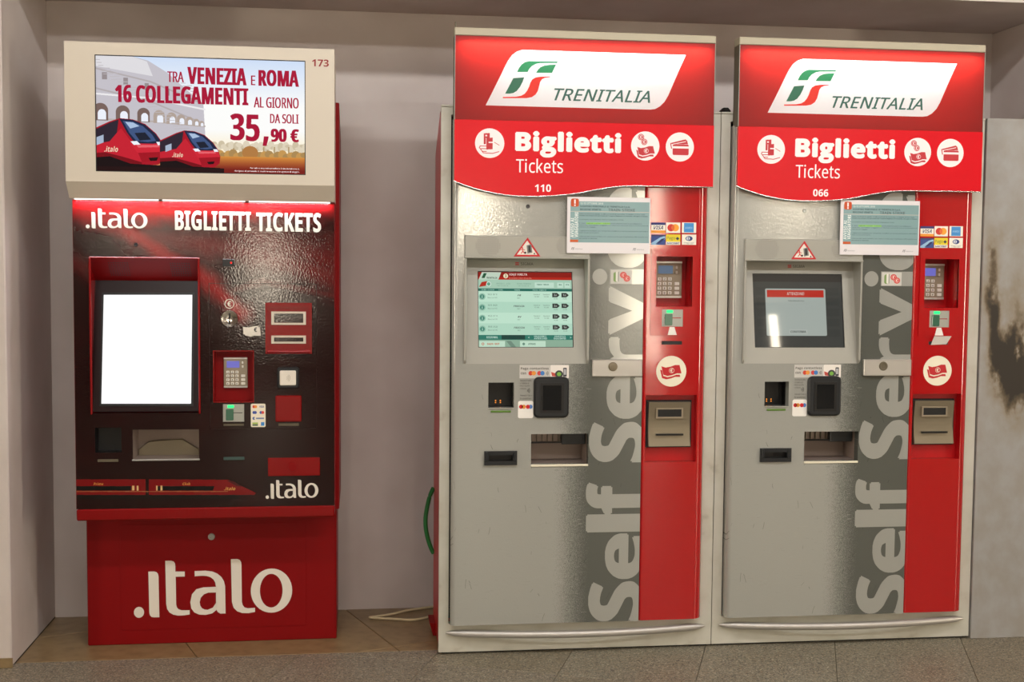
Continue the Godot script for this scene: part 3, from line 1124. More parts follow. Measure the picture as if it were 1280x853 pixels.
	part(face_, "euro_symbol", eu, M.print_cream)
	var cc := at(287, 398.5, z)
	var coin := part(t, "coin_slot", Shape.new().turned(cc, [Vector2(0.0265, z), Vector2(0.0265, z + 0.004), Vector2(0.025, z + 0.006), Vector2(0.018, z + 0.0045), Vector2(0.010, z + 0.003), Vector2(0, z + 0.0025)], 36), M.chrome, "round polished coin slot")
	part(coin, "slit", Shape.new().slab(Rect2(cc.x - 0.0022, cc.y - 0.017, 0.0044, 0.034), z + 0.001, z + 0.005), M.black_inner)
	var bn := Shape.new()
	for o in [Vector2(2.0, 1.5), Vector2(0, 0)]:
		var p := PackedVector2Array()
		for q in [[303.8, 409], [311, 409.5], [318, 408], [323, 407.5], [324, 418.5], [317, 418], [311, 419.5], [304.5, 418]]:
			p.append(at(q[0] + o.x, q[1] + o.y, z))
		bn.face(p, z + (0.001 if o.x else 0.0016))
	var bnp := part(face_, "banknote_symbol", bn, M.print_cream)
	part(bnp, "lettering", write(Shape.new(), "€", span(317.5, 409.5, 321.5, 415, z), z + 0.0022), M.ink_dark)
	# banknote unit
	var br := span(332, 378.5, 390, 442, z)
	var inset := Rect2(br.position.x + 0.008, br.position.y + 0.016, br.size.x - 0.016, br.size.y - 0.03)
	var unit := part(t, "banknote_unit", Shape.new().ring(br, inset, z, z + 0.014), M.machine_red_gloss, "red banknote unit with two slots")
	part(unit, "back_plate", Shape.new().sheet(inset, [bill_a, span(341.5, 421.5, 380, 427.5, z)], func(_x): return z + 0.008, 0.02), M.machine_red_gloss)
	for s in [span(339.5, 389.5, 382.5, 406, z), span(339.5, 419.5, 382.5, 429.5, z)]:
		var mo := part(unit, "slot_frame", Shape.new().ring(s, s.grow_individual(-0.008, -0.006, -0.008, -0.006), z + 0.002, z + 0.012), M.monitor_beige)
		part(mo, "slot", Shape.new().recess(s.grow_individual(-0.008, -0.006, -0.008, -0.006), z - 0.02, z + 0.011), M.casing)
	part(unit, "lower_edge", Shape.new().box(Vector3(br.position.x + 0.003, br.position.y, z + 0.006), Vector3(br.end.x - 0.003, br.position.y + 0.012, z + 0.018), 0.005), M.machine_red_gloss)
	# pin pad in its red recess
	var pp := part(t, "pad_recess", Shape.new().recess(pad_r, z - 0.03, z), M.machine_red)
	part(pp, "recess_rim", Shape.new().ring(pad_r.grow(0.003), pad_r, z - 0.002, z + 0.004), M.machine_red_gloss)
	keypad(pp, span(279.5, 447, 309.5, 485, z - 0.02), z - 0.02, M.blue_display)
	card_reader(t, span(279, 505.5, 305.3, 527, z), z + 0.006)
	part(t, "card_slot", Shape.new().slab(span(279.5, 530, 305, 532.5, z), z, z + 0.002, 0.0005), M.casing)
	part(t, "receipt_slot", Shape.new().slab(span(279.5, 571.5, 305.5, 575, z), z, z + 0.003, 0.001), mat("slot_green", c8(58, 82, 78), 0.3))
	# card sticker
	var st := blank(96, 144, c8(238, 230, 208))
	for q in [[20, 18, c8(214, 60, 40)], [32, 18, c8(236, 150, 50)], [20, 54, c8(40, 70, 150)], [30, 54, c8(60, 80, 160)], [66, 54, c8(50, 90, 170)], [78, 54, c8(210, 60, 50)]]:
		dot(st, q[0], q[1], 9, q[2])
	print_text(st, "VISA", 56, 12, 30, 12, c8(30, 50, 120))
	dot(st, 20, 90, 9, c8(60, 90, 150))
	dot(st, 26, 90, 5, c8(238, 230, 208))
	block(st, 34, 86, 86, 95, c8(110, 130, 170))
	block(st, 10, 116, 46, 124, c8(150, 180, 50))
	block(st, 10, 126, 46, 136, c8(60, 90, 50))
	block(st, 66, 114, 88, 136, c8(50, 130, 200))
	var sr := span(313.5, 505, 332, 534, z)
	var sp := Shape.new()
	sp.uvr = sr
	part(face_, "card_sticker", sp.prism(rounded(sr, 0.004), z, z + 0.001), paper("card_sticker_print", st), "cream sticker with payment card signs")
	# contactless reader
	var cl := span(346.5, 459, 374, 485.5, z)
	var rd := part(t, "contactless_reader", Shape.new().prism(rounded(cl, 0.008), z, z + 0.012, 0.004), M.black_plastic)
	var wp := span(350, 463, 370.3, 481.5, z)
	var wpad := part(rd, "pad", Shape.new().prism(rounded(wp, 0.004), z + 0.012, z + 0.016, 0.002), M.print_cream)
	var waves := Shape.new()
	for k in 3:
		var ca := arc(wp.get_center() - Vector2(0.008, 0), 0.006 + 0.004 * k, -0.8, 0.8)
		var cb := arc(wp.get_center() - Vector2(0.008, 0), 0.0073 + 0.004 * k, -0.8, 0.8)
		band(waves, ca, cb, z + 0.0164)
	part(wpad, "wave_symbol", waves, M.cap_grey)
	# ticket flap, scanner, tray, drawer
	part(t, "ticket_flap", Shape.new().prism(rounded(span(344.5, 494.5, 377, 527, z), 0.004), z, z + 0.010, 0.003), M.machine_red_gloss)
	part(t, "flap_light", Shape.new().slab(span(348, 529.5, 373.5, 532.5, z), z, z + 0.002, 0.0005), M.casing)
	part(t, "scanner_window", Shape.new().recess(scan, z - 0.05, z - 0.001), M.black_inner)
	part(t, "scanner_slot", Shape.new().slab(span(122, 574.5, 148, 577.5, z), z, z + 0.002, 0.0005), M.casing)
	var tr := part(t, "ticket_tray", Shape.new().recess(tray, z - 0.10, z - 0.001), M.tray_brown, "open ticket tray with brownish metal inside")
	part(tr, "tray_edge", Shape.new().slab(Rect2(tray.position.x - 0.002, tray.position.y - 0.004, tray.size.x + 0.004, 0.005), z - 0.004, z + 0.004, 0.001), M.steel)
	var chute := PackedVector2Array([at(173, 574, z - 0.09), at(173, 562, z - 0.09), at(186, 552, z - 0.09), at(208, 550, z - 0.09), at(228, 549, z - 0.09), at(249, 562, z - 0.09), at(249, 574, z - 0.09)])
	part(tr, "chute", Shape.new().prism(chute, z - 0.098, z - 0.09, 0.002), M.bill_bronze)
	var dw := span(335, 572.5, 400, 594.5, z)
	var drw := part(t, "lower_drawer", Shape.new().prism(rounded(dw, 0.002), z, z + 0.005, 0.0015), M.machine_red_gloss)
	part(drw, "lock_cover", Shape.new().turned(at(366, 583.5, z), [Vector2(0.015, z + 0.005), Vector2(0.014, z + 0.0065), Vector2(0, z + 0.0065)]), M.machine_red)
	# seam round the service plate on the face
	var seam := span(261, 354, 396, 536, z)
	part(face_, "service_plate_edge", Shape.new().ring(seam, seam.grow(-0.0015), z - 0.002, z + 0.0008), M.machine_dark)
	# advertising monitor
	var mz := 0.01
	var mr := Rect2(-1.1265, 1.488, 0.798, 0.416)
	var sc := span(118, 68, 382, 219, mz)
	var ms := Shape.new()
	ms.sheet(mr, [sc], func(_x): return mz, 0.006)
	var x0 := mr.position.x
	var x1 := mr.end.x
	ms.flat(Vector3(x0, 1.488, mz), Vector3(x1, 1.488, mz), Vector3(x1, 1.440, -0.032), Vector3(x0, 1.440, -0.032), Vector3(0, -1, 1))
	ms.flat(Vector3(x0, 1.440, -0.032), Vector3(x1, 1.440, -0.032), Vector3(x1, 1.440, -0.2), Vector3(x0, 1.440, -0.2), Vector3(0, -1, 0))
	ms.flat(Vector3(x0, 1.904, mz), Vector3(x1, 1.904, mz), Vector3(x1, 1.904, -0.2), Vector3(x0, 1.904, -0.2), Vector3(0, 1, 0))
	ms.flat(Vector3(x0, 1.904, -0.2), Vector3(x1, 1.904, -0.2), Vector3(x1, 1.440, -0.2), Vector3(x0, 1.440, -0.2), Vector3(0, 0, -1))
	for s in [[x0, -1.0], [x1, 1.0]]:
		ms.flat(Vector3(s[0], 1.904, mz), Vector3(s[0], 1.904, -0.2), Vector3(s[0], 1.488, -0.2), Vector3(s[0], 1.488, mz), Vector3(s[1], 0, 0))
		ms.flat(Vector3(s[0], 1.488, mz), Vector3(s[0], 1.488, -0.2), Vector3(s[0], 1.440, -0.2), Vector3(s[0], 1.440, -0.032), Vector3(s[1], 0, 0))
	var mon := part(t, "monitor", ms, M.monitor_beige, "beige advertising monitor with the number 173")
	var ad := Shape.new()
	ad.uvr = sc
	part(mon, "monitor_screen", ad.rect(sc, mz - 0.004), glow_print("ad_screen", ad_print(), 1.0, 0.45), "lit advertisement with two red trains and a fare")
	part(mon, "screen_edge", Shape.new().ring(sc, sc.grow(-0.0025), mz - 0.005, mz - 0.002), M.black_inner)
	lamp(t, "monitor_light", Vector3(sc.get_center().x, sc.get_center().y, mz + 0.004), sc.size, Vector3.BACK, 0.06, Color(0.95, 0.96, 1.0))
	part(mon, "lettering", write(Shape.new(), "173", span(390, 74, 411, 83.5, mz), mz + 0.0008), M.numeral_maroon)
	for k in 3:
		var u0: float = [0.012, 0.273, 0.534][k]
		part(mon, "strip_light", Shape.new().box(Vector3(x0 + u0, 1.4365, -0.046), Vector3(x0 + u0 + 0.25, 1.4398, -0.040), 0.001), M.strip_light)
		lamp(t, "strip_lamp", Vector3(x0 + u0 + 0.125, 1.434, -0.041), Vector2(0.25, 0.008), Vector3.DOWN, 0.055, Color(1.0, 0.95, 0.98))


func flat_quad(a: Vector3, b: Vector3, c: Vector3, d: Vector3, towards: Vector3) -> Shape:
	var s := Shape.new()
	s.flat(a, b, c, d, towards)
	return s


# ---------------------------------------------------------------- the grey machines
const DOOR_Z := 0.038
const SIGN_Z := 0.060
const SEAM_X := 0.645
const DOOR := Rect2(0.036, 0.104, 0.821, 1.596)


func column_z(x: float) -> float:
	var u := (x - (SEAM_X + DOOR.end.x) / 2.0) / ((DOOR.end.x - SEAM_X) / 2.0)
	var z := 0.037 - 0.0006 * u * u
	var r := 0.034
	var d := DOOR.end.x - x
	if d < r:
		z -= r - sqrt(maxf(0.0, r * r - (r - d) * (r - d)))
	var e := x - SEAM_X
	if e < 0.010:
		z -= 0.010 - sqrt(maxf(0.0, 0.0001 - (0.010 - e) * (0.010 - e)))
	return z


func door_z(x: float) -> float:
	var r := 0.016
	var d := x - DOOR.position.x
	return DOOR_Z - (r - sqrt(maxf(0.0, r * r - (r - d) * (r - d))) if d < r else 0.0)


func door_print() -> Image:
	# silver foil printed with a dark grey ground behind the big lettering, scratched and stained by use
	var w := 1400
	var h := 2048
	var im := blank(w, h, c8(166, 167, 160))
	# the dark ground behind the letters is printed as a stipple: dots that grow denser until they close up
	var dark := c8(92, 95, 89)
	var edge := func(m: float) -> int:
		return roundi((m - DOOR.position.x) / (SEAM_X - DOOR.position.x) * w)
	var x0: int = edge.call(0.355)
	var x1: int = edge.call(0.485)
	im.fill_rect(Rect2i(x1, 0, w - x1, h), dark)
	var rng := RandomNumberGenerator.new()
	rng.seed = 91
	for i in range(x0, x1):
		var share := smoothstep(0.0, 1.0, float(i - x0) / (x1 - x0))
		for j in h:
			if rng.randf() < share:
				im.set_pixel(i, j, dark)
	for k in 1500:
		var x := rng.randi() % w
		var y := rng.randi() % h
		var c := im.get_pixel(x, y) * rng.randf_range(0.93, 1.04)
		c.a = 1.0
		im.fill_rect(Rect2i(x, y, rng.randi_range(3, 40), 1), c)
	for k in 46:
		var p := Vector2(rng.randf() * w, h * (0.5 + 0.5 * rng.randf()))
		var d := Vector2.from_angle(rng.randf_range(0.6, 2.6)) * rng.randf_range(9, 40)
		var c := im.get_pixelv(p.clamp(Vector2.ZERO, Vector2(w - 1, h - 1))).darkened(rng.randf_range(0.12, 0.4))
		line(im, PackedVector2Array([p, p + d * 0.5 + Vector2(rng.randf_range(-3, 3), 0), p + d]), 2.0, c)
	return im


func list_screen() -> Image:
	var im := blank(512, 410, c8(196, 236, 212))
	block(im, 0, 0, 512, 44, c8(150, 28, 22))
	block(im, 0, 30, 512, 44, c8(190, 40, 28))
	ink(im, PackedVector2Array([Vector2(6, 44), Vector2(24, 4), Vector2(128, 4), Vector2(112, 44)]), c8(206, 226, 206))
	ink(im, PackedVector2Array([Vector2(22, 36), Vector2(34, 10), Vector2(50, 10), Vector2(38, 36)]), c8(30, 90, 60))
	print_text(im, "TRENITALIA", 48, 30, 58, 9, c8(50, 80, 70))
	dot(im, 152, 24, 13, c8(244, 236, 200))
	print_text(im, "3", 148, 16, 8, 15, c8(150, 90, 40))
	print_text(im, "VIAJE VUELTA", 170, 10, 98, 14, c8(250, 240, 230))
	print_text(im, "Seleccione el tren de vuelta", 170, 31, 120, 8, c8(240, 190, 170), false)
	block(im, 0, 44, 512, 92, c8(178, 216, 192))
	ink(im, PackedVector2Array([Vector2(8, 84), Vector2(22, 58), Vector2(52, 52), Vector2(44, 78)]), c8(190, 50, 36))
	dot(im, 60, 68, 13, c8(230, 244, 232))
	dot(im, 60, 68, 9, c8(96, 170, 140))
	for q in [[100, "VENEZIA S. LUCIA"], [212, "ROMA TERMINI"]]:
		print_text(im, q[1], q[0], 62, 76, 7, c8(130, 170, 150), false)
		print_text(im, "16/10/2018", q[0] + 4, 74, 60, 6, c8(140, 176, 156), false)
	for q in [[308, 412], [430, 462], [470, 500]]:
		block(im, q[0], 58, q[1], 86, c8(206, 238, 218))
	print_text(im, "TODOS  TRENES", 318, 66, 66, 7, c8(60, 110, 90))
	print_text(im, "IDA", 438, 66, 16, 7, c8(60, 110, 90))
	print_text(im, "VTA", 476, 66, 18, 7, c8(60, 110, 90))
	block(im, 0, 92, 512, 106, c8(44, 116, 100))
	for q in [["SALIDA - LLEGADA", 20, 70], ["DURAC.", 112, 26], ["TREN", 196, 30], ["PRECIO / ASIENTOS", 296, 74]]:
		print_text(im, q[0], q[1], 96, q[2], 7, c8(190, 230, 210))
	for k in 4:
		var y := 112.0 + k * 58.0
		block(im, 0, y - 6, 512, y + 52, c8(206, 244, 220) if k % 2 == 0 else c8(190, 232, 208))
		ink(im, oval(Vector2(24, y + 24), 18, 18, 20), c8(160, 206, 182))
		dot(im, 24, y + 24, 12, c8(70, 140, 120))
		print_text(im, "i", 22, y + 16, 4, 16, c8(200, 236, 216))
		print_text(im, ["18:25  20:10", "18:35  20:20", "19:25  21:10", "19:35  21:20"][k], 54, y + 8, 50, 8, c8(90, 120, 104), false)
		print_text(im, "Duracion 1:45", 54, y + 26, 50, 7, c8(110, 140, 124), false)
		print_text(im, ["FR", "FRECCIA", "RV", "FRECCIA"][k], 214 - (22 if k % 2 else 0), y + 12, 58 if k % 2 else 18, 9, c8(90, 96, 92), true, false, 0.3)
		print_text(im, "9437", 212, y + 28, 16, 6, c8(120, 150, 130), false)
		for j in 2:
			print_text(im, "Standard", 300 + 52 * j, y + 8, 34, 6, c8(110, 130, 118), false)
			print_text(im, "12.50", 304 + 52 * j, y + 20, 26, 6, c8(110, 130, 118), false)
			ink(im, PackedVector2Array([Vector2(402 + 50 * j, y + 2), Vector2(428 + 50 * j, y + 2), Vector2(442 + 50 * j, y + 14), Vector2(428 + 50 * j, y + 26), Vector2(402 + 50 * j, y + 26)]), c8(58, 64, 60))
			print_text(im, ["2", "1"][j] + "a", 410 + 50 * j, y + 8, 16, 11, c8(190, 200, 190))
			print_text(im, "19,90", 408 + 50 * j, y + 32, 22, 6, c8(110, 130, 118), false)
	block(im, 0, 342, 512, 368, c8(54, 130, 112))
	block(im, 126, 342, 252, 366, c8(34, 74, 66))
	print_text(im, "REGIONAL", 46, 349, 60, 11, c8(220, 244, 230))
	print_text(im, "SOLUCIONES", 300, 345, 66, 8, c8(220, 244, 230))
	print_text(im, "ANTERIORES", 300, 356, 70, 9, c8(220, 244, 230))
	print_text(im, "SOLUCIONES", 410, 345, 60, 8, c8(220, 244, 230))
	print_text(im, "SIGUIENTES", 406, 356, 66, 9, c8(220, 244, 230))
	print_text(im, "<", 268, 350, 8, 10, c8(220, 244, 230))
	print_text(im, ">", 494, 350, 8, 10, c8(220, 244, 230))
	block(im, 0, 368, 512, 410, c8(150, 186, 162))
	ink(im, PackedVector2Array([Vector2(150, 374), Vector2(176, 374), Vector2(206, 410), Vector2(180, 410)]), c8(120, 150, 132))
	block(im, 6, 374, 144, 406, c8(206, 238, 214))
	block(im, 224, 374, 362, 406, c8(206, 238, 214))
	dot(im, 26, 390, 7, c8(210, 90, 60))
	dot(im, 26, 390, 4, c8(206, 238, 214))
	print_text(im, "SALIR / EXIT", 48, 385, 66, 10, c8(206, 96, 66))
	dot(im, 244, 390, 7, c8(110, 150, 130))
	print_text(im, "ATRAS", 268, 385, 40, 10, c8(96, 130, 112))
	return im


func warning_screen() -> Image:
	var im := blank(512, 410, c8(80, 81, 77))  # ground grey lifted: the hall's reflection is put into the screen colour
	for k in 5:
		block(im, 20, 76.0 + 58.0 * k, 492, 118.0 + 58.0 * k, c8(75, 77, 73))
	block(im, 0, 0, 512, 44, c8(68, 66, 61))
	ink(im, rounded(Rect2(72, 82, 344, 262), 8), c8(196, 206, 198))
	block(im, 82, 90, 406, 130, c8(218, 52, 40))
	print_text(im, "ATTENZIONE!", 196, 102, 98, 16, c8(250, 225, 215))
	print_text(im, "Transazione annullata", 200, 144, 92, 9, c8(90, 100, 96), false)
	block(im, 200, 308, 306, 334, c8(206, 214, 206))
	print_text(im, "CONFERMA", 208, 315, 88, 12, c8(90, 100, 96))
	return im


func icon_tickets() -> Image:
	var im := blank(160, 160, c8(240, 234, 234))
	var r := c8(190, 34, 44)
	ink(im, PackedVector2Array([Vector2(48, 28), Vector2(80, 26), Vector2(80, 84), Vector2(48, 86)]), r)
	block(im, 56, 36, 66, 44, c8(240, 234, 234))
	ink(im, PackedVector2Array([Vector2(62, 52), Vector2(96, 50), Vector2(96, 112), Vector2(62, 114)]), r)
	line(im, PackedVector2Array([Vector2(60, 52), Vector2(60, 116), Vector2(96, 116)]), 3, c8(240, 234, 234))
	line(im, PackedVector2Array([Vector2(74, 76), Vector2(100, 76), Vector2(132, 92)]), 7, c8(240, 234, 234))
	line(im, PackedVector2Array([Vector2(104, 74), Vector2(132, 90)]), 3, r)
	for k in 3:
		line(im, PackedVector2Array([Vector2(26.0 + 6 * k, 96.0 + 14 * k), Vector2(62, 96.0 + 14 * k)]), 4, r)
	line(im, PackedVector2Array([Vector2(30, 96), Vector2(24, 104), Vector2(34, 116), Vector2(46, 132), Vector2(96, 134), Vector2(130, 124)]), 4, r)
	return im


func icon_money() -> Image:
	var im := blank(160, 160, c8(240, 234, 234))
	var r := c8(190, 34, 44)
	for q in [[56, 32, 17], [74, 58, 17]]:
		dot(im, q[0], q[1], q[2], r)
		dot(im, q[0], q[1], q[2] - 3.5, c8(240, 234, 234))
		dot(im, q[0], q[1], q[2] - 5.5, r)
		print_text(im, "€", q[0] - 6.0, q[1] - 8.0, 12, 16, c8(240, 234, 234))
	flag(im, Vector2(36, 78), 1.0, r, c8(240, 234, 234))
	return im


func flag(im: Image, o: Vector2, f: float, c: Color, paper_: Color) -> void:
	for d in [[Vector2(-6, 16), c], [Vector2(0, 6), paper_], [Vector2(0, 0), c]]:
		var p := PackedVector2Array()
		for q in [[0, 8], [20, 14], [44, 10], [66, 2], [88, 2], [98, 42], [74, 42], [52, 50], [30, 54], [10, 48]]:
			p.append(o + (Vector2(q[0], q[1]) + d[0]) * f)
		ink(im, p, d[1])
	dot(im, o.x + 50.0 * f, o.y + 28.0 * f, 13.0 * f, paper_)
	dot(im, o.x + 50.0 * f, o.y + 28.0 * f, 11.0 * f, c)
	print_text(im, "€", o.x + 43.0 * f, o.y + 19.0 * f, 14.0 * f, 18.0 * f, paper_)


func icon_card() -> Image:
	var im := blank(160, 160, c8(240, 234, 234))
	var r := c8(190, 34, 44)
	ink(im, PackedVector2Array([Vector2(28, 62), Vector2(112, 40), Vector2(120, 44), Vector2(126, 64), Vector2(40, 66)]), r)
	line(im, PackedVector2Array([Vector2(34, 90), Vector2(28, 62), Vector2(112, 40)]), 5, r)
	line(im, PackedVector2Array([Vector2(38, 66), Vector2(112, 50)]), 4, c8(240, 234, 234))
	ink(im, rounded(Rect2(40, 66, 90, 58), 8), r)
	block(im, 40, 76, 130, 88, c8(240, 234, 234))
	return im


func notice_print() -> Image:
	var im := blank(640, 460, c8(226, 222, 224))
	block(im, 24, 36, 632, 372, c8(132, 164, 166))
	block(im, 24, 116, 632, 121, c8(190, 186, 180))
	block(im, 24, 350, 86, 370, c8(204, 92, 48))
	ink(im, rounded(Rect2(28, 14, 60, 66), 14), c8(196, 76, 38))
	block(im, 52, 22, 64, 56, c8(240, 230, 225))
	block(im, 52, 62, 64, 74, c8(240, 230, 225))
	print_text(im, "AVVISO AI", 28, 172, 26, 160, c8(228, 236, 234), true, true)
	print_text(im, "VIAGGIATORI", 58, 124, 26, 206, c8(228, 236, 234), true, true)
	var d := c8(62, 82, 88)
	print_text(im, "12-13 OTTOBRE 2018", 98, 44, 176, 16, c8(200, 214, 214))
	print_text(im, "SCIOPERO PERSONALE DI TRENITALIA S.p.A.", 98, 70, 384, 17, d)
	print_text(im, "REGIONE VENETO", 98, 94, 160, 15, d)
	print_text(im, "TRAIN STRIKE", 314, 92, 206, 22, c8(70, 72, 76), false)
	var y := 132.0
	var rows := ["Dalle ore 03.00 di sabato 12 alle ore 02.00 di domenica 13 ottobre 2018 e' stato", "indetto uno sciopero del personale del Trasporto Regionale di Trenitalia, che opera in Veneto.", "", "Lo sciopero non interessa i treni a lunga percorrenza.", "", "I   treni regionali e urbani   e alcune corse possono subire cancellazioni o", "variazioni. Si invitano i viaggiatori a informarsi prima di recarsi in stazione e di", "mettersi in viaggio.", "", "L'agitazione sindacale puo' comportare modifiche al servizio anche prima dell'inizio e", "dopo la sua conclusione.", "", "Informazioni: www.trenitalia.com, numero verde, app e biglietterie, uffici assistenza e", "personale in stazione."]
	for k in rows.size():
		if k == 5:
			block(im, 146, y - 2, 330, y + 12, c8(140, 206, 96))
		if rows[k]:
			print_text(im, rows[k], 94, y, minf(528, rows[k].length() * 6.3), 11, d, k == 1)
		y += 15.5
	for q in [[32, 414], [506, 414]]:
		print_text(im, "FS", q[0], q[1], 20, 20, c8(90, 92, 96), true, false, 0.4)
		print_text(im, "TRENITALIA", q[0] + 28, q[1] + 8.0, 60, 9, c8(140, 142, 146), false, false, 0.2)
	return im


func card_signs() -> Array:
	var all := []
	for k in 6:
		var im := blank(96, 72, c8(240, 234, 220))
		if k == 0:
			block(im, 0, 0, 96, 16, c8(40, 44, 110))
			block(im, 0, 54, 96, 72, c8(236, 150, 50))
			print_text(im, "VISA", 10, 22, 70, 26, c8(34, 38, 90), true, false, 0.3)
		elif k == 1:
			dot(im, 34, 36, 25, c8(206, 50, 40))
			dot(im, 62, 36, 25, c8(240, 160, 50))
			ink(im, oval(Vector2(48, 36), 9, 19, 16), c8(224, 104, 46))
		elif k == 2:
			block(im, 14, 4, 80, 68, c8(60, 140, 206))
			print_text(im, "AMEX", 22, 30, 50, 14, c8(150, 196, 230))
		elif k == 3:
			block(im, 0, 0, 96, 72, c8(50, 74, 140))
			ink(im, PackedVector2Array([Vector2(0, 60), Vector2(60, 20), Vector2(96, 8), Vector2(96, 30), Vector2(50, 60), Vector2(30, 72), Vector2(0, 72)]), c8(150, 190, 220))
			ink(im, PackedVector2Array([Vector2(30, 66), Vector2(70, 30), Vector2(96, 24), Vector2(60, 60)]), c8(24, 34, 90))
			block(im, 0, 0, 96, 12, c8(60, 50, 90))
		elif k == 4:
			block(im, 0, 0, 96, 50, c8(226, 206, 40))
			print_text(im, "Pago", 6, 14, 54, 28, c8(70, 90, 60), false)
			ink(im, PackedVector2Array([Vector2(64, 28), Vector2(76, 16), Vector2(90, 28), Vector2(76, 40)]), c8(40, 50, 70))
			print_text(im, "BANCOMAT", 6, 54, 84, 14, c8(30, 40, 100))
		else:
			ink(im, oval(Vector2(48, 28), 24, 17, 24), c8(40, 60, 120))
			dot(im, 42, 28, 12, c8(220, 224, 230))
			block(im, 40, 18, 45, 38, c8(40, 60, 120))
			print_text(im, "Diners Club", 14, 54, 68, 7, c8(90, 96, 110), false)
			print_text(im, "INTERNATIONAL", 22, 63, 52, 5, c8(120, 120, 120), false)
		all.append(im)
	return all


func contactless_print() -> Image:
	var im := blank(320, 84, c8(196, 194, 188))
	ink(im, rounded(Rect2(200, 0, 120, 84), 8), c8(236, 230, 222))
	print_text(im, "Paga contactless", 8, 14, 180, 20, c8(70, 66, 60))
	print_text(im, "con", 8, 46, 34, 14, c8(80, 76, 70))
	for q in [[72, c8(206, 62, 40)], [92, c8(230, 150, 60)], [128, c8(206, 62, 60)], [148, c8(60, 120, 190)]]:
		dot(im, q[0], 52, 14, q[1])
	for k in 3:
		line(im, arc(Vector2(166, 52), 8.0 + 6.0 * k, -0.7, 0.7, 6), 3, c8(90, 88, 84))
	ink(im, PackedVector2Array([Vector2(204, 44), Vector2(240, 56), Vector2(250, 76), Vector2(210, 70)]), c8(190, 70, 60))
	ink(im, oval(Vector2(256, 58), 26, 24, 20), c8(52, 54, 56))
	ink(im, oval(Vector2(256, 58), 14, 13, 20), c8(120, 180, 70))
	ink(im, rounded(Rect2(282, 18, 24, 56), 5), c8(58, 60, 64))
	block(im, 286, 26, 302, 62, c8(180, 180, 182))
	return im


